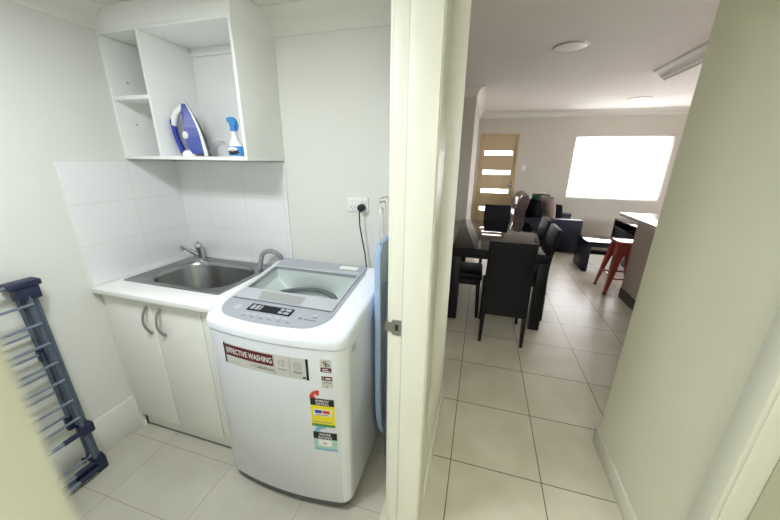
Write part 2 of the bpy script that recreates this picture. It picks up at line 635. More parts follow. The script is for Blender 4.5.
# cornices
mb = MB()
cove(mb, (-0.18, FAR), (4.6, FAR), 0, -1, CH, 0.1, e0=-1, e1=-1)
struct('trim_1', mb, M['cornice'], smooth=True)
mb = MB()
cove(mb, (-0.18, 4.55), (-0.18, FAR), 1, 0, CH, 0.1, e0=1, e1=-1)
cove(mb, (-3.1, 4.55), (-0.18, 4.55), 0, -1, CH, 0.1, e0=0, e1=1)
struct('trim_2', mb, M['cornice'], smooth=True)
mb = MB()
cove(mb, (LW, -0.66), (LW, LB), 1, 0, CL, 0.095, e1=-1)
cove(mb, (LW, LB), (LX, LB), 0, -1, CL, 0.095, e0=-1, e1=-1)
cove(mb, (LX, LB), (LX, 1.04), -1, 0, CL, 0.095, e0=-1)
struct('trim_3', mb, M['cornice'], smooth=True)
# kitchen bulkhead and its cornice
struct('ceiling_bulkhead', MB().box(1.655, 1.70, 1.655, 4.15, 2.325, CH), M['ceiling'])
mb = MB()
prof = [(0, 0), (-0.120, 0), (-0.114, -0.016), (-0.094, -0.026), (-0.070, -0.034), (-0.046, -0.054), (-0.034, -0.074), (-0.012, -0.082), (-0.008, -0.095), (0, -0.095)]
mb.loft([[(1.655 + a, 1.655, CH + b) for a, b in prof], [(1.655 + a, 4.15, CH + b) for a, b in prof]])
struct('trim_4', mb, M['cornice'])

# baseboards
struct('baseboard_hall_right', MB().box(HR - 0.013, HR, 0.97, 1.668, 0, 0.10).box(HR - 0.013, HR + 0.1, 1.655, 1.668, 0, 0.10), M['cream'], 0.003)
struct('baseboard_hall_left', MB().box(RF, RF + 0.013, 1.050, 1.763, 0, 0.10).box(LX, RF + 0.013, 1.75, 1.763, 0, 0.10), M['cream'], 0.003)
struct('baseboard_far', MB().box(0.66, 4.6, FAR - 0.012, FAR, 0, 0.10), M['cornice'], 0.003)
struct('baseboard_living_left', MB().box(-0.18, -0.168, 4.55, FAR, 0, 0.10).box(-3.1, -0.168, 4.538, 4.55, 0, 0.10), M['cornice'], 0.003)
struct('baseboard_laundry_left', MB().box(LW, LW + 0.009, -0.66, 1.025, 0, 0.213), M['skirt'], 0.002)
# splashback tiles
struct('trim_5', MB().box(LW, LW + 0.007, 0.97, LB, 0.909, 1.515), M['tiles_left'])
struct('trim_6', MB().box(LW + 0.007, -1.062, LB - 0.007, LB, 0.909, 1.515), M['tiles_back'])

# laundry door frame: far jamb (with rebate), near jamb, head, architraves
mb = MB()
mb.box(-0.2165, RF, 0.909, 0.926, 0, 2.09).box(LX, -0.2195, 0.919, 0.926, 0, 2.09)
mb.box(LX, RX, 0.030, 0.044, 0, 2.09)
mb.box(LX, RX, 0.044, 0.909, 2.085, 2.10)
struct('trim_7', mb, M['cream'], 0.0015)
mb = MB()
mb.box(RF, RF + 0.005, 0.912, 1.048, 0, 2.16).box(RX, RX + 0.014, -0.035, 0.040, 0, 2.16).box(RX, RX + 0.014, 0.040, 0.912, 2.092, 2.16)
struct('trim_8', mb, M['cream'], 0.003)
mb = MB()
mb.box(LX - 0.012, LX, 0.924, 0.991, 0, 2.16).box(LX - 0.014, LX, -0.035, 0.030, 0, 2.16).box(LX - 0.014, LX, 0.030, 0.924, 2.10, 2.16)
struct('trim_9', mb, M['cream'], 0.003)
# right-hand doorway of the hall: architrave, jamb, closed door
mb = MB()
mb.box(HR - 0.014, HR, 0.892, 0.967, 0, 2.15).box(HR - 0.014, HR, 0.02, 0.09, 0, 2.15).box(HR - 0.014, HR, 0.09, 0.897, 2.075, 2.15)
struct('trim_10', mb, M['cream'], 0.003)
mb = MB()
mb.box(HR, HR + 0.1, 0.890, 0.905, 0, 2.08).box(HR, HR + 0.1, 0.08, 0.095, 0, 2.08).box(HR, HR + 0.1, 0.095, 0.890, 2.065, 2.08)
struct('trim_11', mb, M['cream'], 0.0015)
d2 = struct_root('door_2')
MB().box(HR + 0.058, HR + 0.093, 0.098, 0.887, 0.008, 2.062).build('door_panel', M['olive_door'], d2, 0.002)
MB().lathe([(0.026, 0), (0.026, -0.008), (0.011, -0.012), (0.011, -0.045)], (HR + 0.058, 0.165, 1.0), axis='x').box(HR + 0.003, HR + 0.018, 0.155, 0.275, 0.992, 1.008).build('handle', M['satin'], d2, 0.002)

# strike plate on the laundry jamb
sp = thing('strike_plate', 'brushed metal strike plate on the cream laundry door jamb', 'strike plate', (-0.24, 0.919, 0.984))
pa, pb, pz = -0.2540, -0.2215, 0.984  # plate position and size scaled about the camera, as was the jamb
mb = MB()
mb.box(pa, pb, 0.9172, 0.9188, pz - 0.030, pz - 0.012).box(pa, pb, 0.9172, 0.9188, pz + 0.012, pz + 0.030)
mb.box(pb - 0.010, pb, 0.9172, 0.9188, pz - 0.012, pz + 0.012).box(pa, pa + 0.011, 0.9172, 0.9188, pz - 0.012, pz + 0.012)
mb.build('plate', M['satin'], sp)
MB().prism([(pa, 0.9172, pz - 0.020), (pa, 0.9172, pz + 0.020), (pa - 0.026, 0.9190, pz + 0.017), (pa - 0.026, 0.9190, pz - 0.017)], (0, 0.0015, 0)).build('lip', M['satin'], sp)
MB().box(pa + 0.011, pb - 0.010, 0.9182, 0.9189, pz - 0.012, pz + 0.012).build('latch_hole', M['ink'], sp)
for z in (pz - 0.021, pz + 0.021):
    MB().lathe([(0.004, 0), (0.003, -0.0012)], (pa + 0.017, 0.9172, z), n=10, axis='y').build('screw', M['chrome'], sp)

# window
wd = struct_root('window_1')
mb = MB()
a0, a1, b0, b1 = 1.575, 3.105, 0.86, 2.005
mb.box(a0, a0 + 0.035, FAR + 0.04, FAR + 0.08, b0, b1).box(a1 - 0.035, a1, FAR + 0.04, FAR + 0.08, b0, b1)
mb.box(a0 + 0.035, a1 - 0.035, FAR + 0.04, FAR + 0.08, b0, b0 + 0.035).box(a0 + 0.035, a1 - 0.035, FAR + 0.04, FAR + 0.08, b1 - 0.035, b1)
mb.box(2.32, 2.36, FAR + 0.045, FAR + 0.075, b0 + 0.035, b1 - 0.035)
mb.build('window_frame', M['alu'], wd, 0.002)
MB().box(a0 + 0.03, 2.33, FAR + 0.058, FAR + 0.062, b0 + 0.03, b1 - 0.03).build('pane', M['pane'], wd)
MB().box(2.35, a1 - 0.03, FAR + 0.058, FAR + 0.062, b0 + 0.03, b1 - 0.03).build('pane', M['pane'], wd)
MB().box(a0, a1, FAR - 0.012, FAR + 0.04, b0, b0 + 0.012).build('window_sill', M['alu'], wd, 0.002)
w2 = struct_root('added_kitchen_window')  # unseen window added in the right wall to bring more daylight inside
mb = MB().box(4.63, 4.67, 2.3, 2.335, 1.0, 2.1).box(4.63, 4.67, 4.065, 4.1, 1.0, 2.1).box(4.63, 4.67, 2.335, 4.065, 1.0, 1.035).box(4.63, 4.67, 2.335, 4.065, 2.065, 2.1).box(4.635, 4.665, 3.18, 3.22, 1.035, 2.065)
mb.build('window_frame', M['alu'], w2, 0.002)
MB().box(4.648, 4.652, 2.33, 4.07, 1.03, 2.07).build('pane', M['pane'], w2)
bl = thing('window_blind', 'sheer white blind covering the whole bright far window', 'blind', (2.34, FAR + 0.02, b1))
MB().box(a0 + 0.01, a1 - 0.01, FAR + 0.022, FAR + 0.0235, b0 + 0.03, b1 - 0.03).build('fabric', M['blind'], bl)
MB().box(a0 + 0.008, a1 - 0.008, FAR + 0.01, FAR + 0.036, b1 - 0.035, b1 - 0.002).build('head_rail', M['alu'], bl, 0.003)
MB().box(a0 + 0.01, a1 - 0.01, FAR + 0.016, FAR + 0.030, b0 + 0.016, b0 + 0.034).build('bottom_bar', M['alu'], bl, 0.003)

# front door with five glazed slots
d1 = struct_root('door_1')
mb = MB()
mb.box(-0.122, -0.085, FAR - 0.006, FAR + 0.09, 0, 2.045).box(0.575, 0.612, FAR - 0.006, FAR + 0.09, 0, 2.045).box(-0.085, 0.575, FAR - 0.006, FAR + 0.09, 2.01, 2.045)
mb.build('door_frame', M['timber_frame'], d1, 0.003)
slots = [(0.165, 0.245), (0.535, 0.615), (0.905, 0.985), (1.275, 1.355), (1.645, 1.725)]
mb = MB()
x0, x1, s0, s1 = -0.0855, 0.5755, -0.022, 0.512
y0, y1 = FAR + 0.03, FAR + 0.07
mb.box(x0, s0, y0, y1, 0.0, 2.0105).box(s1, x1, y0, y1, 0.0, 2.0105)
zz = 0.0
for (q0, q1) in slots:
    mb.box(s0, s1, y0, y1, zz, q0)
    zz = q1
mb.box(s0, s1, y0, y1, zz, 2.0105)
mb.build('door_panel', M['timber'], d1)
for (q0, q1) in slots:
    MB().box(s0, s1, FAR + 0.048, FAR + 0.052, q0, q1).build('pane', M['frosted'], d1)
mb = MB().lathe([(0.024, 0), (0.024, -0.008), (0.010, -0.010), (0.010, -0.045)], (0.543, y0, 1.06), n=16, axis='y')
mb.tube([(0.543, y0 - 0.04, 1.06), (0.45, y0 - 0.042, 1.06)], 0.008)
mb.lathe([(0.022, 0), (0.022, -0.012)], (0.543, y0, 1.15), n=16, axis='y')
mb.build('handle', M['chrome'], d1, smooth=True)

# light switch by the front door
ls = thing('light_switch', 'small white light switch on the far wall right of the front door', 'switch', (0.745, FAR, 1.40))
MB().box(0.71, 0.78, FAR - 0.008, FAR, 1.345, 1.455).build('plate', M['white_plastic'], ls, 0.002)
MB().box(0.737, 0.753, FAR - 0.012, FAR - 0.008, 1.385, 1.41).build('rocker', M['white_plastic'], ls, 0.001)

# two round ceiling lamps, switched off
def ceiling_lamp(x, y, r, label):
    t = thing('ceiling_light', label, 'ceiling light', (x, y, CH), group='round ceiling lights in the living area')
    MB().lathe([(r, 0), (r, -0.004), (r * 0.96, -0.010), (r * 0.86, -0.010), (r * 0.84, -0.006)], (x, y, CH), n=40, cap1=False).build('ring', M['lamp_ring'], t, smooth=True)
    MB().lathe([(r * 0.845, -0.0055), (r * 0.84, -0.008), (r * 0.5, -0.011), (r * 0.05, -0.012)], (x, y, CH), n=40).build('diffuser', M['lamp_diffuser'], t, smooth=True)
ceiling_lamp(0.575, 3.19, 0.135, 'large round white ceiling light above the near end of the dining table')
ceiling_lamp(2.055, 5.78, 0.15, 'small looking round white ceiling light near the far window')

# ------------------------------------------------------------------ laundry: wall cupboard
wc = thing('wall_cupboard', 'open white wall cupboard with three bays above the laundry sink', 'cupboard', (-1.45, LB, 1.525))
CY = 1.272
xL, xR, xD = LW + 0.001, -1.062, -1.585
mel = M['melamine']
MB().box(xL, xL + 0.016, CY, LB - 0.008, 1.541, 2.088).build('side_panel', mel, wc, 0.001)
MB().box(xR - 0.016, xR, CY, LB - 0.001, 1.541, 2.088).build('side_panel', mel, wc, 0.001)
MB().box(xL, xR, CY, LB - 0.008, 1.525, 1.541).build('bottom_panel', mel, wc, 0.001)
MB().box(xL, xR, CY, LB - 0.001, 2.088, 2.104).build('top_panel', mel, wc, 0.001)
MB().box(xD - 0.008, xD + 0.008, CY, LB - 0.008, 1.541, 2.088).build('divider', mel, wc, 0.001)
MB().box(xL + 0.016, xD - 0.008, CY + 0.002, LB - 0.008, 1.806, 1.824).build('shelf', mel, wc, 0.001)
MB().box(xL + 0.016, xR - 0.016, LB - 0.008, LB - 0.001, 1.541, 2.088).build('back_panel', mel, wc)
MB().box(xD + 0.008, xR - 0.016, LB - 0.024, LB - 0.008, 2.050, 2.088).build('hanging_rail', mel, wc, 0.001)
mb = MB().box(xL, xR, CY + 0.004, CY + 0.020, 2.104, CL - 0.001).box(xR - 0.016, xR, CY + 0.020, LB - 0.001, 2.104, CL - 0.001)
mb.build('filler_panel', mel, wc, 0.001)
for (yy, zz) in ((1.36, 1.90), (1.36, 1.70)):
    MB().lathe([(0.0035, 0), (0.0035, 0.002)], (xL + 0.016, yy, zz), n=8, axis='x').build('shelf_pin_hole', M['dark_grey'], wc)

# ------------------------------------------------------------------ laundry: base cabinet, benchtop, sink, tap
bc = thing('sink_cabinet', 'low white two door cabinet under the laundry benchtop', 'cabinet', (-1.45, 1.28, 0))
mb = MB().box(-1.80, -1.784, 1.003, 1.556, 0.105, 0.882).box(-1.113, -1.097, 1.003, 1.556, 0.105, 0.882)
mb.box(-1.784, -1.113, 1.003, 1.556, 0.105, 0.121).box(-1.784, -1.113, 1.545, 1.556, 0.121, 0.70)
mb.build('carcass', M['door_white'], bc)
mb = MB().box(-1.80, -1.097, 1.02, 1.035, 0.0, 0.104)
mb.build('kickboard', M['door_white'], bc)
MB().box(-1.80, -1.097, 1.0185, 1.0200, 0.0, 0.012).build('kick_seal', M['grey_ink'], bc)
MB().box(-1.836, -1.80, 0.995, 1.011, 0.0, 0.882).build('filler_strip', M['door_white'], bc)
h0 = dict()
for i, (xa, xb, hx, lb) in enumerate(((-1.797, -1.496, -1.522, 0), (-1.492, -1.191, -1.436, 1), (-1.187, -1.097, None, 2))):
    d = MB().box(xa, xb, 0.985, 1.003, 0.110, 0.876).build('door' if hx else 'end_panel', M['door_white'], bc, 0.002)
    if hx:
        pts = []
        for k in range(13):
            t = k / 12.0
            pts.append((hx, 0.985 - 0.030 * math.sin(PI * t) ** 0.8 - 0.001, 0.842 - 0.148 * t))
        MB().tube(pts, 0.006, n=8, radii=[0.0075 - 0.002 * math.sin(PI * k / 12) for k in range(13)]).build('handle', M['satin'], d, smooth=True)

sx0, sx1, sy0, sy1 = -1.712, -1.200, 1.118, 1.462
bt = MB()
bx0, bx1, by0, by1, bz0, bz1 = LW + 0.009, -1.094, 0.955, LB - 0.009, 0.883, 0.909
hx0, hx1, hy0, hy1 = sx0 - 0.02, sx1 + 0.02, sy0 - 0.02, sy1 + 0.02
bt.loft([[(hx0, hy0, bz0), (hx1, hy0, bz0), (hx1, hy1, bz0), (hx0, hy1, bz0)], [(bx0, by0, bz0), (bx1, by0, bz0), (bx1, by1, bz0), (bx0, by1, bz0)],
         [(bx0, by0, bz1), (bx1, by0, bz1), (bx1, by1, bz1), (bx0, by1, bz1)], [(hx0, hy0, bz1), (hx1, hy0, bz1), (hx1, hy1, bz1), (hx0, hy1, bz1)],
         [(hx0, hy0, bz0), (hx1, hy0, bz0), (hx1, hy1, bz0), (hx0, hy1, bz0)]], False, False)
tag(bt.build('laundry_benchtop', M['bench'], None, 0.002), 'white laminate benchtop in the laundry corner around the steel sink', 'benchtop')

sk = thing('laundry_sink', 'stainless steel laundry sink set into the white benchtop', 'sink', (-1.48, 1.3, 0.909))
R = 0.130
Z = 0.9095
ox0, ox1, oy0, oy1 = -1.792, -1.165, 1.078, 1.532
loops = [rrect(ox0, ox1, oy0, oy1, 0.012, Z, 8), rrect(ox0 + 0.002, ox1 - 0.002, oy0 + 0.002, oy1 - 0.002, 0.012, Z + 0.005, 8),
         rrect(ox0 + 0.012, ox1 - 0.012, oy0 + 0.012, oy1 - 0.012, 0.014, Z + 0.005, 8), rrect(ox0 + 0.016, ox1 - 0.016, oy0 + 0.016, oy1 - 0.016, 0.016, Z + 0.003, 8),
         rrect(sx0 - 0.008, sx1 + 0.008, sy0 - 0.008, sy1 + 0.008, R + 0.008, Z + 0.003, 8), rrect(sx0, sx1, sy0, sy1, R, Z - 0.004, 8),
         rrect(sx0 + 0.004, sx1 - 0.004, sy0 + 0.004, sy1 - 0.004, R, Z - 0.02, 8), rrect(sx0 + 0.016, sx1 - 0.016, sy0 + 0.016, sy1 - 0.016, R, Z - 0.17, 8),
         rrect(sx0 + 0.028, sx1 - 0.028, sy0 + 0.028, sy1 - 0.028, R, Z - 0.195, 8), rrect(sx0 + 0.055, sx1 - 0.055, sy0 + 0.055, sy1 - 0.055, R - 0.02, Z - 0.207, 8),
         rrect(-1.50, -1.415, 1.25, 1.335, 0.042, Z - 0.212, 8)]
MB().loft(loops, False, True).build('bowl', M['steel'], sk, smooth=True, auto=0.9)
MB().lathe([(0.042, 0.0), (0.040, 0.004), (0.028, 0.003), (0.026, -0.004)], (-1.4575, 1.2925, Z - 0.2115), n=24).build('drain', M['chrome'], sk, smooth=True)
MB().lathe([(0.024, 0), (0.024, -0.006), (0.019, -0.007)], (sx1 - 0.008, 1.38, Z - 0.055), n=18, axis='x').build('overflow', M['dark_grey'], sk)

tp = thing('sink_mixer_tap', 'chrome lever mixer tap on the back ledge of the sink', 'tap', (-1.70, 1.495, 0.913))
tx, ty, tz = -1.70, 1.490, 0.9128
MB().lathe([(0.027, 0), (0.027, 0.004), (0.023, 0.008), (0.022, 0.075), (0.024, 0.082)], (tx, ty, tz), n=24).build('body', M['chrome'], tp, smooth=True)
pts = [(tx - 0.004, ty - 0.016, tz + 0.032), (tx - 0.022, ty - 0.040, tz + 0.062), (tx - 0.042, ty - 0.072, tz + 0.092), (tx - 0.050, ty - 0.084, tz + 0.097)]
MB().tube(pts, 0.012, n=12, radii=[0.016, 0.014, 0.013, 0.013]).tube([(tx - 0.045, ty - 0.078, tz + 0.104), (tx - 0.045, ty - 0.078, tz + 0.074)], 0.0125, n=12).build('spout', M['chrome'], tp, smooth=True)
mb = MB().lathe([(0.024, 0.083), (0.023, 0.095), (0.014, 0.112), (0.004, 0.114)], (tx, ty, tz), n=24)
mb.tube([(tx + 0.002, ty - 0.006, tz + 0.106), (tx + 0.030, ty - 0.028, tz + 0.124), (tx + 0.052, ty - 0.045, tz + 0.133)], 0.007, n=8, radii=[0.008, 0.006, 0.0055])
mb.build('lever', M['chrome'], tp, smooth=True)

# ------------------------------------------------------------------ washing machine
XC, HW = -0.757, 0.326
YS, YB = 0.905, 1.478
wm = thing('washing_machine', 'white top loading washing machine with grey control deck and stickers', 'washing machine', (XC, 1.19, 0))


def plan(hw, ys, yb, r, bulge, zf, n=8, xc=XC):
    pts = []
    x0, x1 = xc - hw, xc + hw
    raw = []
    nf = 14
    for k in range(1, nf):
        raw.append((x0 + r + (x1 - x0 - 2 * r) * k / nf, ys))
    for cx, cy, a0 in ((x1 - r, ys + r, -PI / 2), (x1 - r, yb - r, 0)):
        for k in range(n + 1):
            a = a0 + PI / 2 * k / n
            raw.append((cx + r * math.cos(a), cy + r * math.sin(a)))
    for k in range(1, 6):
        raw.append((x1 - r - (x1 - x0 - 2 * r) * k / 6, yb))
    for cx, cy, a0 in ((x0 + r, yb - r, PI / 2), (x0 + r, ys + r, PI)):
        for k in range(n + 1):
            a = a0 + PI / 2 * k / n
            raw.append((cx + r * math.cos(a), cy + r * math.sin(a)))
    for x, y in raw:
        u = (x - xc) / hw
        t = max(0.0, min(1.0, 1 - (y - ys) / 0.12))
        yy = y - bulge * (1 - u * u) * t
        pts.append((x, yy, zf(x, yy)))
    return pts


BUL = 0.034


def ztop(y):
    return 0.905 + 0.14 * (y - 0.89)


def cz(z):
    return lambda x, y: z


MB().loft([plan(HW - 0.012, YS + 0.010, YB - 0.01, 0.05, BUL, cz(0.018)), plan(HW - 0.003, YS + 0.004, YB - 0.006, 0.05, BUL, cz(0.056))], True, True).build('base', M['dark_grey'], wm, smooth=True)
MB().loft([plan(HW - 0.006, YS + 0.006, YB - 0.003, 0.045, BUL, cz(0.052)), plan(HW, YS, YB, 0.045, BUL, cz(0.060)), plan(HW, YS, YB, 0.045, BUL, lambda x, y: 0.852 - 0.03 * (y - 0.9)),
           plan(HW - 0.004, YS + 0.004, YB - 0.004, 0.045, BUL, lambda x, y: 0.855 - 0.03 * (y - 0.9))], True, False).build('body', M['white_enamel'], wm, smooth=True)
DXC, DHW = -0.794, 0.263        # the grey deck sits left of the machine's centre line
cover = [plan(HW - 0.003, YS + 0.003, YB - 0.003, 0.046, BUL, lambda x, y: 0.8565 - 0.03 * (y - 0.9)), plan(HW + 0.004, YS - 0.004, YB, 0.048, BUL, lambda x, y: 0.860 - 0.03 * (y - 0.9)),
         plan(HW + 0.004, YS - 0.004, YB, 0.048, BUL, lambda x, y: ztop(y) - 0.020), plan(HW, YS + 0.001, YB - 0.004, 0.050, BUL, lambda x, y: ztop(y) - 0.006),
         plan(HW - 0.010, YS + 0.010, YB - 0.010, 0.055, BUL, lambda x, y: ztop(y) + 0.001), plan(DHW + 0.004, YS + 0.034, YB - 0.012, 0.085, BUL, lambda x, y: ztop(y) + 0.004, xc=DXC),
         plan(DHW, YS + 0.038, YB - 0.014, 0.085, BUL, lambda x, y: ztop(y) + 0.001, xc=DXC)]
MB().loft(cover, False, False).build('top_cover', M['white_enamel'], wm, smooth=True)


def dz(off):
    return lambda x, y: ztop(y) + off


# control deck with an opening for the lid
OX0, OX1, OY0, OY1 = -1.040, -0.556, 1.125, 1.366
outer = plan(DHW + 0.001, YS + 0.037, YB - 0.013, 0.085, BUL, dz(0.003), xc=DXC)
# opening edge sampled to pair with the outer outline by angle
def opening(off, x0=OX0, x1=OX1, y0=OY0, y1=OY1, ref=outer):
    cx, cy = (x0 + x1) / 2, (y0 + y1) / 2
    hx, hy = (x1 - x0) / 2, (y1 - y0) / 2
    out = []
    for p in ref:
        dx, dy = (p[0] - DXC) / 0.26, (p[1] - 1.19) / 0.27
        m = max(abs(dx), abs(dy))
        x, y = cx + hx * dx / m, cy + hy * dy / m
        out.append((x, y, ztop(y) + off))
    return out
MB().loft([plan(DHW - 0.001, YS + 0.039, YB - 0.015, 0.085, BUL, dz(-0.004), xc=DXC), outer, opening(0.0045), opening(-0.012)], False, False).build('control_deck', M['grey_panel'], wm, smooth=True, auto=0.5)
# tub seen through the lid
mb = MB()
TCX, TCY, TR = -0.815, 1.185, 0.205
circ = []
for p in outer:
    dx, dy = p[0] - DXC, p[1] - 1.19
    a = math.atan2(dy, dx)
    circ.append(a)


def tring(r, z):
    return [(TCX + r * math.cos(a), TCY + r * math.sin(a), z) for a in circ]


mb.loft([opening(-0.011, OX0 + 0.001, OX1 - 0.001, OY0 + 0.001, OY1 - 0.001), opening(-0.055, OX0 + 0.006, OX1 - 0.006, OY0 + 0.004, OY1 - 0.004), tring(TR, 0.862)], False, False)
mb.build('tub_surround', M['tub'], wm, smooth=True)
MB().loft([tring(TR + 0.002, 0.858), tring(TR + 0.001, 0.866), tring(TR - 0.022, 0.867), tring(TR - 0.024, 0.850), tring(TR - 0.002, 0.842)], False, False).build('tub_ring', M['tub_dark'], wm, smooth=True)
MB().loft([tring(TR - 0.006, 0.845), tring(TR - 0.012, 0.79), tring(TR - 0.05, 0.775)], False, True).build('drum', M['tub'], wm, smooth=True)
# lid: frame, glass, handle recess
ld = MB()
LX0, LX1, LY0, LY1 = -1.048, -0.549, 1.048, 1.372


def lidpt(x, y, off):
    return (x, y, ztop(y) + off)


def slab(mb, x0, x1, y0, y1, o0, o1):
    return mb.hexa([lidpt(x0, y0, o0), lidpt(x1, y0, o0), lidpt(x1, y1, o0), lidpt(x0, y1, o0)], [lidpt(x0, y0, o1), lidpt(x1, y0, o1), lidpt(x1, y1, o1), lidpt(x0, y1, o1)])


slab(ld, LX0, LX1, LY0, 1.132, 0.0048, 0.009)
slab(ld, LX0, -1.036, 1.132, LY1, 0.0048, 0.009)
slab(ld, -0.562, LX1, 1.132, LY1, 0.0048, 0.009)
slab(ld, -1.036, -0.562, 1.360, LY1, 0.0048, 0.009)
lid = ld.build('lid', M['light_panel'], wm)
gb = MB()
slab(gb, -1.036, -0.562, 1.132, 1.360, 0.006, 0.0085)
gb.build('lid_glass', M['glass'], lid)
gb = MB()
gb.loft([[lidpt(-0.938, 1.118, 0.0098), lidpt(-0.708, 1.112, 0.0098), lidpt(-0.703, 1.052, 0.0098), lidpt(-0.915, 1.052, 0.0098)],
         [lidpt(-0.930, 1.112, 0.0093), lidpt(-0.714, 1.107, 0.0093), lidpt(-0.710, 1.058, 0.0093), lidpt(-0.908, 1.058, 0.0093)]], False, True)
gb.build('lid_handle', M['recess_grey'], lid)
for (ya, yb) in ((1.3725, 1.3765), (1.0445, 1.0475)):
    gb = MB()
    slab(gb, LX0 + 0.004, LX1 - 0.004, ya, yb, 0.0046, 0.0062)
    gb.build('lid_seam', M['tub_dark'], lid)
# rear console with a sticker
gb = MB()
gb.loft([plan(0.256, 1.385, YB - 0.016, 0.02, 0.0, dz(0.0042), xc=DXC), plan(0.252, 1.389, YB - 0.020, 0.02, 0.0, dz(0.010), xc=DXC)], False, True)
con = gb.build('rear_console', M['grey_panel'], wm, smooth=True)
gb = MB()
slab(gb, -0.685, -0.585, 1.405, 1.440, 0.0102, 0.0107)
gb.build('sticker', M['paper'], con)
# display and controls
gb = MB()
slab(gb, -0.918, -0.708, 0.976, 1.022, 0.0044, 0.0062)
dp = gb.build('display_panel', M['black_panel'], wm)
for (xa, xb, ya, yb) in ((-0.906, -0.890, 0.984, 1.014), (-0.884, -0.868, 0.984, 1.014), (-0.862, -0.856, 0.984, 1.014), (-0.768, -0.750, 1.002, 1.016), (-0.744, -0.718, 1.002, 1.016), (-0.768, -0.750, 0.982, 0.996), (-0.744, -0.718, 0.982, 0.996)):
    gb = MB()
    slab(gb, xa, xb, ya, yb, 0.0063, 0.0072)
    gb.build('button', M['grey_panel'], dp, 0.0)
for k in range(6):
    gb = MB()
    xx = -0.910 + 0.036 * k
    slab(gb, xx, xx + 0.024, 0.952, 0.964, 0.0034, 0.0046)
    gb.build('button', M['light_panel'], wm)
for (xx, yy, rr) in ((-0.968, 0.985, 0.018), (-0.605, 1.005, 0.009), (-0.648, 1.006, 0.006)):
    gb = MB()
    gb.loft([[(xx + rr * math.cos(2 * PI * k / 20), yy + rr * math.sin(2 * PI * k / 20), ztop(yy + rr * math.sin(2 * PI * k / 20)) + o) for k in range(20)] for o in (0.003, 0.0056)])
    gb.build('button', M['light_panel'], wm)
for (xa, xb, ya, yb) in [(-0.912 + 0.042 * k, -0.892 + 0.042 * k, 0.936, 0.940) for k in range(6)] + [(-0.665, -0.650, 0.972, 0.982), (-0.640, -0.585, 0.974, 0.978), (-0.612, -0.590, 0.994, 1.000)]:
    gb = MB()
    slab(gb, xa, xb, ya, yb, 0.0034, 0.0045)
    gb.build('panel_print', M['grey_ink'], wm)


# front labels follow the bowed front
def yf(x):
    u = (x - XC) / HW
    return YS - BUL * (1 - u * u)


def patch(x0, x1, z0, z1, off=0.0007, n=None):
    mb = MB()
    n = n or max(2, int((x1 - x0) / 0.02))
    vs = []
    for j in (0, 1):
        for dep in (0, 1):
            for i in range(n + 1):
                x = x0 + (x1 - x0) * i / n
                vs.append((x, yf(x) - (off if dep == 0 else off - 0.0006), z0 if j == 0 else z1))
    m1 = n + 1
    fs = []
    for i in range(n):
        fs.append((i, i + 1, 2 * m1 + i + 1, 2 * m1 + i))
        fs.append((m1 + i + 1, m1 + i, 3 * m1 + i, 3 * m1 + i + 1))
        fs.append((i + 1, i, m1 + i, m1 + i + 1))
        fs.append((2 * m1 + i, 2 * m1 + i + 1, 3 * m1 + i + 1, 3 * m1 + i))
    fs.append((0, 2 * m1, 3 * m1, m1))
    fs.append((n, m1 + n, 3 * m1 + n, 2 * m1 + n))
    return mb.add(vs, fs)


def front_text(body, x0, x1, z, h, mat, parent, off=0.0022, bold=0.0, name='lettering', italic=0.0):
    vs, fs = text_mesh(body, h / 0.72, bold)
    w0 = max(v[0] for v in vs)
    b0 = min(v[0] for v in vs)
    s = (x1 - x0) / (w0 - b0)
    out = []
    for v in vs:
        x = x0 + (v[0] - b0) * s + v[1] * italic
        out.append((x, yf(x) - off, z + v[1]))
    return MB().add(out, fs).build(name, mat, parent)


fl_ = patch(-0.975, -0.576, 0.712, 0.809).build('front_label', M['label_silver'], wm)
patch(-0.975, -0.967, 0.712, 0.809, 0.0013).build('label_edge', M['black_panel'], fl_)
patch(-0.586, -0.576, 0.712, 0.809, 0.0013).build('label_edge', M['black_panel'], fl_)
patch(-0.965, -0.726, 0.752, 0.804, 0.0013).build('label_banner', M['maroon'], fl_)
front_text('EFFECTIVE WASHING', -0.958, -0.731, 0.7655, 0.026, M['paper'], fl_, bold=0.0006)
front_text('TurboDrum', -0.818, -0.727, 0.729, 0.014, M['grey_ink'], fl_, bold=0.0003, italic=0.2)
patch(-0.840, -0.822, 0.732, 0.735, 0.0013).build('small_print', M['grey_ink'], fl_)
patch(-0.722, -0.721, 0.716, 0.804, 0.0013).build('label_rule', M['grey_ink'], fl_)
patch(-0.655, -0.654, 0.716, 0.804, 0.0013).build('label_rule', M['grey_ink'], fl_)


def ring_on_front(cx, cz_, r0_, r1_, a0, a1, mat, parent, name, off=0.0016, n=20):
    mb = MB()
    vs, fs = [], []
    for k in range(n + 1):
        a = a0 + (a1 - a0) * k / n
        for r in (r0_, r1_):
            x = cx + r * math.cos(a)
            vs.append((x, yf(x) - off, cz_ + r * math.sin(a)))
    for k in range(n):
        fs.append((2 * k, 2 * k + 1, 2 * k + 3, 2 * k + 2))
    return mb.add(vs, fs).build(name, mat, parent)


for k in range(3):
    ring_on_front(-0.688, 0.776, 0.010, 0.0135, k * 2.1 + 0.3, k * 2.1 + 1.5, M['grey_ink'], fl_, 'label_symbol', n=8)
ring_on_front(-0.620, 0.772, 0.013, 0.015, 0, 2 * PI, M['grey_ink'], fl_, 'label_symbol')
ring_on_front(-0.620, 0.772, 0.004, 0.0055, 0, 2 * PI, M['grey_ink'], fl_, 'label_symbol')
for (xa, xb, za) in ((-0.705, -0.668, 0.744), (-0.640, -0.600, 0.744), (-0.637, -0.603, 0.737)):
    patch(xa, xb, za, za + 0.003, 0.0013).build('small_print', M['grey_ink'], fl_)
patch(-0.601, -0.590, 0.718, 0.726, 0.0013).build('label_symbol', M['ink'], fl_)

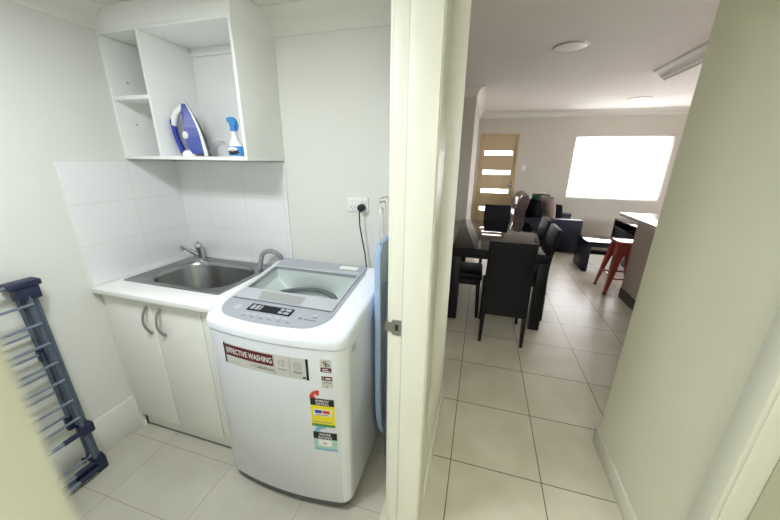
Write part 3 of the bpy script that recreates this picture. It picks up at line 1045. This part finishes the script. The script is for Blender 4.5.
s1_ = patch(-0.528, -0.484, 0.758, 0.816).build('feature_sticker', M['label_silver'], wm)
patch(-0.527, -0.485, 0.759, 0.779, 0.0013).build('label_banner', M['maroon'], s1_)
for (xa, xb, za) in ((-0.520, -0.497, 0.771), (-0.520, -0.490, 0.763)):
    patch(xa, xb, za, za + 0.003, 0.0022).build('small_print', M['paper'], s1_)
ring_on_front(-0.509, 0.802, 0.004, 0.007, 0, 2 * PI, M['ink'], s1_, 'label_symbol')
ring_on_front(-0.500, 0.792, 0.004, 0.007, -2, 2.5, M['ink'], s1_, 'label_symbol')
patch(-0.509, -0.505, 0.783, 0.798, 0.0014).build('label_symbol', M['ink'], s1_)
s2_ = patch(-0.526, -0.482, 0.686, 0.740).build('feature_sticker', M['label_silver'], wm)
patch(-0.525, -0.483, 0.721, 0.739, 0.0013).build('label_banner', M['maroon'], s2_)
front_text('7', -0.521, -0.514, 0.724, 0.012, M['paper'], s2_)
patch(-0.509, -0.487, 0.727, 0.733, 0.0022).build('small_print', M['paper'], s2_)
for (xa, za) in ((-0.519, 0.708), (-0.508, 0.711), (-0.497, 0.708), (-0.508, 0.691)):
    patch(xa, xa + 0.007, za, za + 0.003, 0.0013).build('small_print', M['ink'], s2_)

# energy rating label
e_ = patch(-0.579, -0.481, 0.495, 0.612).build('energy_label', M['yellow'], wm)
patch(-0.579, -0.481, 0.490, 0.503, 0.0013).build('label_edge', M['green_print'], e_)
patch(-0.579, -0.481, 0.597, 0.630, 0.0013).build('label_banner', M['ink'], e_)
front_text('ENERGY', -0.556, -0.500, 0.6155, 0.0105, M['paper'], e_, bold=0.0003)
front_text('RATING', -0.554, -0.503, 0.6015, 0.0105, M['paper'], e_, bold=0.0003)
patch(-0.568, -0.494, 0.545, 0.577, 0.0013).build('label_window', M['paper'], e_)
patch(-0.562, -0.533, 0.559, 0.574, 0.0022).build('label_bars', M['blue_print'], e_)
patch(-0.529, -0.500, 0.559, 0.574, 0.0022).build('label_bars', M['red_print'], e_)
patch(-0.560, -0.505, 0.549, 0.552, 0.0022).build('small_print', M['grey_ink'], e_)
patch(-0.572, -0.492, 0.512, 0.515, 0.0013).build('small_print', M['grey_ink'], e_)
ring_on_front(-0.540, 0.628, 0.018, 0.042, PI * 0.50, PI * 0.98, M['red_print'], e_, 'star_arc', 0.0009)
ring_on_front(-0.555, 0.645, 0.003, 0.006, 0, 2 * PI, M['paper'], e_, 'star_arc', 0.002)
# water rating label
w_ = patch(-0.577, -0.476, 0.372, 0.440).build('water_label', M['teal_print'], wm)
patch(-0.577, -0.476, 0.362, 0.375, 0.0013).build('label_edge', M['sky_print'], w_)
patch(-0.577, -0.476, 0.424, 0.460, 0.0013).build('label_banner', M['ink'], w_)
front_text('WATER', -0.552, -0.500, 0.4445, 0.0105, M['paper'], w_, bold=0.0003)
front_text('RATING', -0.554, -0.498, 0.429, 0.0105, M['paper'], w_, bold=0.0003)
patch(-0.557, -0.500, 0.386, 0.420, 0.0013).build('label_window', M['paper'], w_)
patch(-0.535, -0.520, 0.400, 0.405, 0.0022).build('small_print', M['grey_ink'], w_)
ring_on_front(-0.530, 0.458, 0.020, 0.040, PI * 0.42, PI * 0.98, M['sky_print'], w_, 'star_arc', 0.0009)

# badge on the side seam, feet, hose, power cord
MB().box(XC + HW, XC + HW + 0.0015, 0.972, 1.008, 0.808, 0.838).build('side_badge', M['light_panel'], wm)
for fx in (-0.99, -0.50):
    for fy in (0.935, 1.43):
        MB().lathe([(0.020, 0), (0.024, 0.004), (0.024, 0.030)], (fx, fy, 0), n=14).build('foot', M['dark_grey'], wm, smooth=True)
# outline: out of the machine's back edge, up over the bench and down into the sink
pts = [(-1.108, 1.522, 0.911), (-1.110, 1.520, 0.950), (-1.120, 1.516, 0.985)]
for k in range(9):
    a = PI * 0.12 + PI * 0.76 * k / 8
    pts.append((-1.170 + 0.048 * math.cos(a), 1.508 - 0.004 * k, 0.975 + 0.040 * math.sin(a)))
pts += [(-1.220, 1.466, 0.955), (-1.222, 1.448, 0.915), (-1.222, 1.435, 0.88)]
MB().tube(pts, 0.0135, n=12).build('drain_hose', M['hose'], wm, smooth=True)

# power outlet on the back wall and the machine's cord
po = thing('power_outlet', 'white double power outlet on the wall above the washing machine', 'power outlet', (-0.631, LB, 1.305))
MB().box(-0.690, -0.572, LB - 0.010, LB, 1.268, 1.343).build('plate', M['white_plastic'], po, 0.003)
for xx in (-0.668, -0.650, -0.612, -0.594):
    MB().box(xx, xx + 0.010, LB - 0.013, LB - 0.010, 1.318, 1.334).build('switch', M['white_plastic'], po, 0.001)
mb = MB()
for (xx, rr) in ((-0.668, 0.4), (-0.648, -0.4), (-0.658, 0)):
    mb.box(xx - 0.0015, xx + 0.0015, LB - 0.0105, LB - 0.0098, 1.286 if rr else 1.276, 1.298 if rr else 1.285)
mb.build('socket_slot', M['grey_ink'], po)
pts = [(-0.603, LB - 0.045, 1.285), (-0.607, LB - 0.048, 1.262), (-0.606, LB - 0.046, 1.20), (-0.595, LB - 0.040, 1.12), (-0.582, LB - 0.036, 1.04), (-0.574, LB - 0.036, 0.96), (-0.574, LB - 0.040, 0.80)]
pc = MB().tube(pts, 0.0038, n=8).build('power_cord', M['cord_black'], wm, smooth=True)
MB().lathe([(0.019, -0.011), (0.020, -0.016), (0.0195, -0.040), (0.014, -0.047), (0.004, -0.048)], (-0.603, LB, 1.293), n=20, axis='y').build('plug', M['cord_black'], pc, smooth=True)

# ------------------------------------------------------------------ iron standing on its heel
ir = thing('clothes_iron', 'blue and white steam iron standing on its heel in the cupboard', 'iron', (-1.51, 1.40, 1.541))
IY = 1.400
ROOTM[ir.name] = Matrix.Translation(Vector((-1.51, 1.40, 1.541))) @ Matrix.Diagonal(Vector((1 / 0.74, 1 / 0.9, 1, 1)))


def sole_x(z):
    """x of the sole plate face at height z above the heel; nose leans left"""
    t = z / 0.272
    return -1.420 - 0.105 * t ** 1.9


def iron_layers(depth0, depth1, wscale, z0=0.0, z1=0.272, n=12):
    """loops across the iron: half-width narrows to the nose; from depth0 to depth1 measured left of the sole face"""
    loops = []
    for dep, ws in ((depth0, wscale[0]), (depth1, wscale[1])):
        lp = []
        zs = [z0 + (z1 - z0) * k / n for k in range(n + 1)]
        for z in zs:
            t = z / 0.272
            wdt = 0.056 * ws * (1 - max(0, t) ** 2.3) ** 0.6
            lp.append((sole_x(z) - dep * (1 - 0.75 * t), IY - wdt, 1.5435 + z))
        for z in zs[::-1][1:]:
            t = z / 0.272
            wdt = 0.056 * ws * (1 - max(0, t) ** 2.3) ** 0.6
            lp.append((sole_x(z) - dep * (1 - 0.75 * t), IY + wdt, 1.5435 + z))
        loops.append(lp)
    return loops


a = iron_layers(0.0, 0.008, (1.0, 1.0))
MB().loft(a).build('soleplate', M['dark_grey'], ir)
b = iron_layers(0.0085, 0.034, (0.97, 0.94), z1=0.268)
MB().loft(b).build('skirt', M['white_plastic'], ir)
tk = []
prof_t = [(0.012, 0.105), (0.05, 0.125), (0.10, 0.122), (0.14, 0.104), (0.17, 0.074), (0.20, 0.060), (0.23, 0.048), (0.252, 0.036)]
for ws, full in ((0.92, 0), (0.80, 1)):
    lp = []
    row = [(z, (d if full else 0.0345 * (1 - 0.75 * z / 0.272)), 0.056 * ws * (1 - (z / 0.272) ** 2.3) ** 0.6) for z, d in prof_t]
    lp += [(sole_x(z) - d, IY - wd_, 1.5435 + z) for z, d, wd_ in row]
    lp += [(sole_x(z) - d, IY + wd_, 1.5435 + z) for z, d, wd_ in row[::-1]]
    tk.append(lp)
MB().loft(tk).build('water_tank', M['iron_lilac'], ir)
# heel block, handle
MB().loft([rrect(-1.590, -1.505, IY - 0.036, IY + 0.036, 0.012, 1.5415), rrect(-1.590, -1.505, IY - 0.034, IY + 0.034, 0.012, 1.556), rrect(-1.572, -1.506, IY - 0.028, IY + 0.028, 0.012, 1.572)]).build('heel', M['white_plastic'], ir, smooth=True)
hp = [(-1.578, 1.552), (-1.592, 1.585), (-1.604, 1.620), (-1.611, 1.655), (-1.612, 1.690), (-1.602, 1.725), (-1.584, 1.752), (-1.560, 1.772), (-1.536, 1.790)]
MB().tube([(x, IY, z) for x, z in hp[:5]], 0.016, n=12, radii=[0.020, 0.018, 0.017, 0.017, 0.019]).build('handle', M['iron_blue'], ir, smooth=True)
MB().tube([(x, IY, z) for x, z in hp[4:]], 0.018, n=12, radii=[0.019, 0.022, 0.022, 0.018, 0.012]).build('handle_front', M['white_plastic'], ir, smooth=True)
MB().loft([[(x + dx, IY + dy, z) for dx, dy in ((-0.014, -0.012), (0.008, -0.016), (0.008, 0.016), (-0.014, 0.012))] for x, z in ((-1.619, 1.692), (-1.616, 1.712), (-1.602, 1.735))]).build('steam_button', M['iron_blue'], ir, 0.003)
MB().lathe([(0.019, 0), (0.019, -0.012), (0.015, -0.016)], (-1.548, IY - 0.030, 1.645), n=20, axis='y').build('dial', M['white_plastic'], ir, smooth=True)
pts = []
for k in range(15):
    a_ = PI * 1.15 - 1.35 * PI * k / 14
    pts.append((-1.352 + 0.058 * math.cos(a_), 1.455, 1.592 + 0.046 * math.sin(a_)))
pts = [(-1.50, 1.44, 1.552), (-1.43, 1.455, 1.560)] + pts
MB().tube(pts, 0.0045, n=8).build('cord', M['cord_white'], ir, smooth=True)

ir.rotation_euler = (0, 0, math.radians(42))
ir.location.x += 0.012
# ------------------------------------------------------------------ spray bottle
sb = thing('spray_bottle', 'white spray bottle with bright blue trigger head beside the iron', 'bottle', (-1.195, 1.36, 1.541))
bx, by, bz = -1.188, 1.350, 1.5415


def oval(rx, ry, z, n=24, dx=0.0):
    return [(bx + dx + rx * math.cos(2 * PI * k / n), by + ry * math.sin(2 * PI * k / n), bz + z) for k in range(n)]


MB().loft([oval(0.036, 0.022, 0), oval(0.040, 0.025, 0.004), oval(0.040, 0.025, 0.050), oval(0.034, 0.023, 0.062), oval(0.020, 0.017, 0.078), oval(0.0145, 0.0145, 0.098), oval(0.0135, 0.0135, 0.124)]).build('bottle_body', M['white_plastic'], sb, smooth=True)
lb = MB().loft([oval(0.0406, 0.0256, 0.005), oval(0.0406, 0.0256, 0.049)], False, False).build('bottle_label', M['sky_blue'], sb, smooth=True)


def on_bottle(cx, cz_, rx, rz, mat, off=0.0006):
    n = 14
    vs, fs = [], []
    for k in range(n + 1):
        t = -1 + 2 * k / n
        x = cx + rx * t
        y = by - (0.0256 + off) * math.sqrt(max(0, 1 - ((x - bx) / (0.0406 + off)) ** 2)) - 0.0004
        h = rz * math.sqrt(max(0.0, 1 - t * t)) + 0.0002
        vs += [(x, y, bz + cz_ - h), (x, y, bz + cz_ + h)]
    for k in range(n):
        fs.append((2 * k, 2 * k + 2, 2 * k + 3, 2 * k + 1))
    return MB().add(vs, fs).build('label_print', mat, lb)


on_bottle(bx - 0.004, 0.036, 0.030, 0.010, M['paper'])
on_bottle(bx + 0.002, 0.022, 0.030, 0.012, M['ink'])
MB().loft([oval(0.015, 0.015, 0.118), oval(0.016, 0.016, 0.124), oval(0.016, 0.014, 0.142)]).build('collar', M['sky_blue'], sb, smooth=True)
head = MB()
prof = [(0.014, 0.140), (0.022, 0.152), (0.020, 0.170), (0.004, 0.182), (-0.024, 0.180), (-0.030, 0.170), (-0.026, 0.160), (-0.016, 0.156), (-0.014, 0.140)]
head.loft([[(bx + x, by - 0.010, bz + z) for x, z in prof], [(bx + x, by + 0.010, bz + z) for x, z in prof]])
head.build('spray_head', M['sky_blue'], sb, 0.003)
tr = [(0.020, 0.150), (0.030, 0.148), (0.026, 0.132), (0.021, 0.122), (0.018, 0.124), (0.021, 0.136)]
MB().loft([[(bx + x, by - 0.005, bz + z) for x, z in tr], [(bx + x, by + 0.005, bz + z) for x, z in tr]]).build('trigger', M['sky_blue'], sb, 0.001)

# ------------------------------------------------------------------ ironing board between machine and wall
ib = thing('ironing_board', 'blue covered ironing board stood on end beside the washing machine', 'ironing board', (-0.385, 1.35, 0))
BYC, BHW = 1.345, 0.170


def board_outline(x, inset=0.0):
    pts = []
    hw = BHW - inset
    for k in range(9):
        a = PI / 2 * k / 8
        pts.append((x, BYC + hw - 0.07 + 0.07 * math.sin(a), 1.205 - inset - 0.07 + 0.07 * math.cos(a)))
    nz = 14
    for k in range(1, nz + 1):
        t = k / nz
        z = 0.50 - (0.50 - 0.055 - inset) * t
        pts.append((x, BYC + hw * (1 - t ** 2.6) ** 0.6, z))
    left = []
    for k in range(nz):
        t = k / nz
        z = 0.50 - (0.50 - 0.055 - inset) * t
        left.append((x, BYC - hw * (1 - t ** 2.6) ** 0.6, z))
    pts += left[::-1]
    for k in range(9):
        a = PI / 2 * k / 8
        pts.append((x, BYC - hw + 0.07 - 0.07 * math.cos(a), 1.205 - inset - 0.07 + 0.07 * math.sin(a)))
    return pts


MB().loft([board_outline(-0.408, 0.006), board_outline(-0.402, 0.0), board_outline(-0.388, 0.0), board_outline(-0.382, 0.004), board_outline(-0.382, 0.012)], True, False).build('cover', M['board_blue'], ib, smooth=True)
MB().loft([board_outline(-0.386, 0.011), board_outline(-0.3825, 0.011)]).build('tabletop', M['board_mesh'], ib)
mb = MB()
mb.tube([(-0.362, BYC - 0.12, 1.02), (-0.362, BYC - 0.12, 0.012), (-0.362, BYC + 0.12, 0.012), (-0.362, BYC + 0.12, 1.02)], 0.010, n=10)
mb.build('leg', M['rail_grey'], ib, smooth=True)
MB().tube([(-0.340, BYC - 0.04, 1.0), (-0.340, BYC - 0.04, 0.012), (-0.340, BYC + 0.04, 0.012), (-0.340, BYC + 0.04, 1.0)], 0.010, n=10).build('leg', M['rail_grey'], ib, smooth=True)
mb = MB()
xw = -0.393
mb.tube([(xw, 1.205, 1.190), (xw, 1.205, 1.300), (xw, 1.207, 1.330), (xw, 1.218, 1.345), (xw, 1.236, 1.347), (xw, 1.250, 1.335), (xw, 1.255, 1.310), (xw, 1.255, 1.250), (xw, 1.260, 1.230), (xw, 1.272, 1.222), (xw, 1.284, 1.230), (xw, 1.287, 1.250),
         (xw, 1.287, 1.345), (xw, 1.284, 1.362), (xw, 1.272, 1.370), (xw, 1.215, 1.370), (xw, 1.203, 1.377), (xw, 1.212, 1.386), (xw, 1.300, 1.386), (xw, 1.325, 1.380), (xw, 1.335, 1.362), (xw, 1.335, 1.195)], 0.0035, n=8)
mb.build('iron_rest', M['wire'], ib, smooth=True)

# ------------------------------------------------------------------ folded clothes airer against the left wall
ca = thing('clothes_airer', 'folded grey and navy clothes airer standing against the laundry left wall', 'clothes airer', (-1.77, 0.45, 0))
YN, YE = 0.13, 0.735


def post(mb, x0, y0, z0, x1, y1, z1, r):
    return mb.tube([(x0, y0, z0), (x1, y1, z1)], r, n=10)


for (ya, yb) in ((YE, YE + 0.003), (YN, YN - 0.002)):
    post(MB(), -1.755, ya, 0.03, -1.800, yb, 1.005, 0.0130).build('leg', M['tube_grey'], ca, smooth=True)
for (ya, yb) in ((YE - 0.020, YE - 0.022), (YN + 0.024, YN + 0.024)):
    post(MB(), -1.730, ya, 0.10, -1.772, yb, 1.000, 0.0095).build('wing_post', M['tube_grey'], ca, smooth=True)
for (ya, yb) in ((YE - 0.030, YE - 0.036), (YN + 0.04, YN + 0.04)):
    post(MB(), -1.792, ya, 0.30, -1.818, yb, 1.000, 0.0095).build('wing_post', M['tube_grey'], ca, smooth=True)
for ya in (YE - 0.014, YN + 0.014):
    post(MB(), -1.775, ya, 0.06, -1.812, ya, 1.000, 0.0115).build('brace_post', M['tube_grey'], ca, smooth=True)
for z in (0.945, 0.854, 0.757, 0.660, 0.568, 0.455, 0.356):
    x = -1.730 - 0.042 * (z - 0.1) / 0.9
    y = YE - 0.034
    MB().tube([(x + 0.012, y + 0.015, z), (x + 0.012, YN + 0.02, z)], 0.0058, n=8).build('rail', M['rail_grey'], ca, smooth=True)
for z in (0.80, 0.70, 0.60, 0.50, 0.36):
    x = -1.792 - 0.026 * (z - 0.3) / 0.7
    MB().tube([(x, YE - 0.035, z), (x, YN + 0.03, z)], 0.0058, n=8).build('rail', M['rail_grey'], ca, smooth=True)
# hinge cap at the top
for y0_, y1_ in ((YE - 0.072, YE + 0.030), (YN - 0.03, YN + 0.072)):
    mb = MB().box(-1.822, -1.758, y0_, y1_, 1.018, 1.044)
    mb.box(-1.816, -1.762, y0_ + 0.018, y1_ - 0.010, 0.962, 1.018)
    mb.build('hinge', M['navy'], ca, 0.006)
MB().tube([(-1.785, YN, 1.030), (-1.785, YE, 1.030)], 0.008, n=8).build('rail', M['rail_grey'], ca, smooth=True)
for (y, d) in ((YE, 1), (YN, -1)):
    MB().loft([rrect(-1.778, -1.732, y - 0.024, y + 0.024, 0.012, 0.0), rrect(-1.780, -1.732, y - 0.024, y + 0.026, 0.012, 0.060), rrect(-1.774, -1.738, y - 0.018, y + 0.020, 0.012, 0.088)]).build('foot', M['navy'], ca, smooth=True)
    MB().box(-1.772, -1.722, y - 0.036, y + 0.018, 0.245, 0.300).build('joint', M['navy'], ca, 0.008)
    MB().loft([rrect(-1.806, -1.778, y - 0.050, y - 0.022, 0.008, 0.285), rrect(-1.808, -1.780, y - 0.048, y - 0.020, 0.008, 0.350)]).build('foot', M['navy'], ca, smooth=True)
    MB().box(-1.826, -1.798, y - 0.044, y - 0.010, 0.660, 0.730).build('joint', M['navy'], ca, 0.006)
    mb = MB()
    for k in range(5):
        a_ = 2 * PI * k / 5
        mb.tube([(-1.735, y - 0.045, 0.125), (-1.735, y - 0.045 + 0.022 * math.cos(a_), 0.125 + 0.022 * math.sin(a_))], 0.006, n=6)
    mb.build('knob', M['navy'], ca)
for (x, z, r) in ((-1.760, 0.030, 0.0095), (-1.728, 0.034, 0.0095), (-1.745, 0.066, 0.0095), (-1.735, 0.125, 0.0065), (-1.738, 0.270, 0.0095)):
    MB().tube([(x, YE - 0.020, z), (x, YN + 0.020, z)], r, n=10).build('cross_tube', M['rail_grey'], ca, smooth=True)
    if r > 0.008:
        for (ya, yb) in ((YE - 0.10, YE - 0.02), (YN + 0.02, YN + 0.10)):
            MB().tube([(x, ya, z), (x, yb, z)], r + 0.003, n=10).build('sleeve', M['navy'], ca, smooth=True)

# ------------------------------------------------------------------ dining table and chairs
dt = thing('dining_table', 'black dining table with glossy glass top in the living area', 'table', (0.21, 3.68, 0))
TX0, TX1, TY0, TY1 = -0.225, 0.645, 2.90, 4.45
MB().box(TX0 + 0.004, TX1 - 0.004, TY0 + 0.004, TY1 - 0.004, 0.742, 0.751).build('glass_top', M['black_glass'], dt, 0.001)
MB().box(TX0, TX1, TY0, TY1, 0.660, 0.7415).build('apron', M['black_wood'], dt, 0.002)
for (x, y) in ((TX0, TY0), (TX1 - 0.095, TY0), (TX0, TY1 - 0.095), (TX1 - 0.095, TY1 - 0.095)):
    MB().box(x + 0.001, x + 0.094, y + 0.001, y + 0.094, 0, 0.6595).build('leg', M['black_wood'], dt, 0.002)


def make_chair(label):
    """faces +y; origin at the floor under the seat centre"""
    t = thing('dining_chair', label, 'chair', (0, 0, 0), 0, 'black high back dining chairs round the table')
    v = M['black_vinyl']
    MB().box(-0.190, 0.190, -0.185, 0.235, 0.405, 0.478).build('seat', v, t, 0.018, 3)
    MB().box(-0.182, 0.182, -0.18, 0.225, 0.355, 0.404).build('seat_frame', M['black_wood'], t, 0.003)
    loops = []
    for k in range(11):
        s = k / 10.0
        z = 0.275 + 0.660 * s
        y = -0.200 - 0.020 * s - 0.028 * s * s + 0.020 * math.sin(PI * s)
        hw = 0.180 + 0.006 * (1 - s)
        loops.append([(-hw, y - 0.018, z), (hw, y - 0.018, z), (hw, y + 0.018, z), (-hw, y + 0.018, z)])
    b = MB().loft(loops).build('backrest', v, t, 0.008, 3)
    sm = MB()
    for fz in (0.62, 0.74, 0.86):
        s = (fz - 0.265) / 0.68
        y = -0.200 - 0.020 * s - 0.028 * s * s + 0.020 * math.sin(PI * s) + 0.0180
        sm.box(-0.170, 0.170, y - 0.002, y + 0.0015, fz - 0.002, fz + 0.002)
    sm.build('seam', M['cushion_black'], b)
    for sx in (-1, 1):
        MB().hexa([(sx * 0.172 - 0.013, -0.222, 0), (sx * 0.172 + 0.013, -0.222, 0), (sx * 0.172 + 0.013, -0.196, 0), (sx * 0.172 - 0.013, -0.196, 0)],
                  [(sx * 0.168 - 0.018, -0.216, 0.268), (sx * 0.168 + 0.018, -0.216, 0.268), (sx * 0.168 + 0.018, -0.180, 0.268), (sx * 0.168 - 0.018, -0.180, 0.268)]).build('leg', M['black_wood'], t, 0.002)
        MB().hexa([(sx * 0.172 - 0.013, 0.205, 0), (sx * 0.172 + 0.013, 0.205, 0), (sx * 0.172 + 0.013, 0.231, 0), (sx * 0.172 - 0.013, 0.231, 0)],
                  [(sx * 0.163 - 0.019, 0.185, 0.355), (sx * 0.163 + 0.019, 0.185, 0.355), (sx * 0.163 + 0.019, 0.223, 0.355), (sx * 0.163 - 0.019, 0.223, 0.355)]).build('leg', M['black_wood'], t, 0.002)
    return t


ch0 = make_chair('black high backed dining chair nearest the hall, its back to the doorway')
ch0.location = (0.280, 2.765, 0)
dup(ch0, (0.245, 4.50, 0), PI, 'black dining chair at the far end of the table, by the front door')
dup(ch0, (0.485, 3.30, 0), PI / 2, 'nearer of the two black chairs on the sofa side of the table')
dup(ch0, (0.485, 3.80, 0), PI / 2, 'farther of the two black chairs on the sofa side of the table')
dup(ch0, (-0.150, 3.170, 0), -PI / 2, 'black dining chair tucked under the left long side of the table')

# ------------------------------------------------------------------ sofa with cushions
so = thing('sofa', 'dark leather sofa with rolled back under the far wall', 'sofa', (1.2, 6.25, 0))
MB().box(0.75, 1.70, 5.885, 6.03, 0.02, 0.592).build('armrest', M['navy_leather'], so, 0.018, 3)
MB().box(0.75, 1.70, 6.66, 6.80, 0.02, 0.592).build('armrest', M['navy_leather'], so, 0.018, 3)
MB().box(0.75, 1.66, 6.032, 6.658, 0.05, 0.30).build('base', M['navy_leather'], so, 0.01)
MB().box(0.86, 1.69, 6.034, 6.656, 0.302, 0.46).build('seat_cushion', M['navy_leather'], so, 0.035, 3)
lo = []
prof = [(0.57, 0.06), (0.555, 0.40), (0.555, 0.72), (0.60, 0.88), (0.67, 0.97), (0.74, 0.99), (0.79, 0.95), (0.785, 0.86), (0.745, 0.72), (0.735, 0.47), (0.715, 0.30), (0.715, 0.06)]
for y, s in ((5.87, 0.94), (5.90, 1.0), (6.78, 1.0), (6.81, 0.94)):
    lo.append([(0.73 + (x - 0.70) * s, y, 0.5 + (z - 0.5) * s if s < 1 else z) for x, z in prof])
MB().loft(lo).build('backrest', M['brown_leather'], so, 0.02, 3, smooth=True)


def cushion(name, c, w_, h_, t_, ry, rz, mat, label, group=None, tilt=0.0):
    """soft square cushion: width w_ (y), height h_ (z), thickness t_ (x)"""
    n = 12
    vs, fs = [], []
    m = Matrix.Translation(Vector(c)) @ Matrix.Rotation(rz, 4, 'Z') @ Matrix.Rotation(ry, 4, 'Y') @ Matrix.Rotation(tilt, 4, 'X')
    for side in (1, -1):
        for i in range(n + 1):
            for j in range(n + 1):
                u, v = -1 + 2 * i / n, -1 + 2 * j / n
                e = max(0.0, (1 - u ** 4) * (1 - v ** 4)) ** 0.55
                pin = 1 - 0.06 * (1 - (1 - u * u) * (1 - v * v)) * (1 - abs(abs(u) - abs(v)))
                vs.append(tuple(m @ Vector((side * t_ / 2 * e, u * w_ / 2 * pin, v * h_ / 2 * pin))))
    k = (n + 1) ** 2
    for s in (0, 1):
        for i in range(n):
            for j in range(n):
                a = s * k + i * (n + 1) + j
                q = (a, a + 1, a + n + 2, a + n + 1)
                fs.append(q if s else q[::-1])
    o = MB().add(vs, fs)
    ob = o.build(name, mat, None, smooth=True)
    bm = bmesh.new()
    bm.from_mesh(ob.data)
    bmesh.ops.remove_doubles(bm, verts=bm.verts, dist=0.0005)
    bm.to_mesh(ob.data)
    bm.free()
    return tag(ob, label, 'cushion', 'scatter cushions on the sofa')


cushion('cushion', (0.925, 6.09, 0.69), 0.36, 0.44, 0.15, -0.28, 0.75, M['cushion_black'], 'black cushion leaning on the rolled sofa back, behind the far dining chair')
cushion('cushion', (1.160, 6.16, 0.715), 0.36, 0.50, 0.16, -0.16, 0.50, M['cushion_grey'], 'taupe grey cushion standing in front of the black one on the sofa')
cushion('cushion', (1.07, 6.44, 0.75), 0.32, 0.44, 0.10, -0.12, 1.35, M['cushion_green'], 'dark green cushion peeping out behind the taupe sofa cushion')
cushion('cushion', (1.36, 6.52, 0.635), 0.30, 0.30, 0.11, -0.2, 0.9, M['cushion_black'], 'small black cushion at the far arm of the sofa, right of the taupe one')
cushion('cushion', (1.08, 6.57, 0.755), 0.20, 0.48, 0.09, -0.10, 1.40, M['cushion_cream'], 'cream cushion showing just above the dark green one on the sofa')

# ------------------------------------------------------------------ coffee table, TV unit, stool, island
ct = thing('coffee_table', 'black coffee table with glossy top between sofa and stool', 'coffee table', (1.85, 5.18, 0))
MB().box(1.53, 2.26, 4.93, 5.44, 0.43, 0.45).build('top', M['black_glass'], ct, 0.002)
MB().box(1.535, 2.255, 4.935, 5.435, 0.375, 0.429).build('apron', M['navy_leather'], ct, 0.002)
for x in (1.53, 2.20):
    MB().box(x, x + 0.06, 4.93, 5.44, 0.0, 0.3745).build('end_panel', M['navy_leather'], ct, 0.002)
MB().box(1.591, 2.199, 4.96, 5.41, 0.262, 0.280).build('shelf', M['black_glass'], ct, 0.001)

tv = thing('tv_unit', 'low dark cabinet with an open glossy shelf beyond the coffee table', 'tv unit', (2.53, 5.8, 0))
MB().box(2.31, 2.76, 5.10, 6.35, 0.575, 0.60).build('top', M['black_glass'], tv, 0.002)
MB().box(2.312, 2.76, 6.32, 6.349, 0.03, 0.574).build('side_panel', M['navy_leather'], tv, 0.001)
MB().box(2.312, 2.76, 5.101, 5.13, 0.03, 0.574).build('side_panel', M['navy_leather'], tv, 0.001)
MB().box(2.312, 2.76, 5.131, 6.319, 0.455, 0.475).build('shelf', M['black_glass'], tv, 0.001)
MB().box(2.330, 2.76, 5.131, 6.319, 0.03, 0.454).build('drawer_front', M['navy_leather'], tv, 0.002)
MB().box(2.74, 2.76, 5.131, 6.319, 0.476, 0.574).build('back_panel', M['navy_leather'], tv)
MB().box(2.36, 2.74, 5.15, 6.30, 0.0, 0.029).build('plinth', M['kick'], tv)

st = thing('bar_stool', 'red metal bar stool at the end of the kitchen island', 'stool', (1.71, 4.24, 0))
SXC, SYC = 1.725, 4.24
MB().loft([rrect(SXC - 0.132, SXC + 0.132, SYC - 0.132, SYC + 0.132, 0.045, 0.615), rrect(SXC - 0.134, SXC + 0.134, SYC - 0.134, SYC + 0.134, 0.045, 0.640), rrect(SXC - 0.128, SXC + 0.128, SYC - 0.128, SYC + 0.128, 0.045, 0.652), rrect(SXC - 0.12, SXC + 0.12, SYC - 0.12, SYC + 0.12, 0.04, 0.648)]).build('seat', M['red_metal'], st, smooth=True)
for sx in (-1, 1):
    for sy in (-1, 1):
        tX, tY = SXC + sx * 0.102, SYC + sy * 0.102
        bX, bY = SXC + sx * 0.168, SYC + sy * 0.168
        # pressed sheet leg: L-shaped flare, wide at the top, narrow at the foot
        def L(x, y, wd, z):
            e = 0.006
            return [(x + sx * 0.018, y + sy * 0.018, z), (x + sx * 0.018 - sx * wd, y + sy * 0.018, z), (x + sx * 0.018 - sx * wd, y + sy * (0.018 - e), z),
                    (x + sx * (0.018 - e), y + sy * (0.018 - e), z), (x + sx * (0.018 - e), y + sy * 0.018 - sy * wd, z), (x + sx * 0.018, y + sy * 0.018 - sy * wd, z)]
        lg = MB().loft([L(bX, bY, 0.030, 0.012), L((bX + tX) / 2, (bY + tY) / 2, 0.062, 0.32), L(tX, tY, 0.092, 0.618)]).build('leg', M['red_metal'], st)
        MB().box(bX + sx * 0.018 - 0.016 - sx * 0.012, bX + sx * 0.018 + 0.016 - sx * 0.012, bY + sy * 0.018 - 0.016 - sy * 0.012, bY + sy * 0.018 + 0.016 - sy * 0.012, 0.0, 0.016).build('rubber_foot', M['rubber'], lg, 0.003)
for s in (-1, 1):
    MB().box(SXC - 0.155, SXC + 0.155, SYC + s * 0.160 - 0.004, SYC + s * 0.160 + 0.004, 0.200, 0.222).build('stretcher', M['red_metal'], st)
    MB().box(SXC + s * 0.160 - 0.004, SXC + s * 0.160 + 0.004, SYC - 0.155, SYC + 0.155, 0.228, 0.250).build('stretcher', M['red_metal'], st)

ki = thing('kitchen_island', 'taupe kitchen island with pale stone top behind the hall wall', 'island', (2.2, 3.1, 0))
MB().box(1.705, 2.62, 2.05, 4.055, 0.121, 0.899).build('body', M['island'], ki)
MB().box(1.700, 2.60, 2.06, 4.060, 0.0, 0.120).build('kickboard', M['kick'], ki)
MB().box(1.705, 2.66, 2.0, 4.58, 0.90, 0.935).build('stone_top', M['stone'], ki, 0.002)
MB().box(2.54, 2.62, 4.40, 4.50, 0.0, 0.899).build('support_leg', M['island'], ki, 0.002)
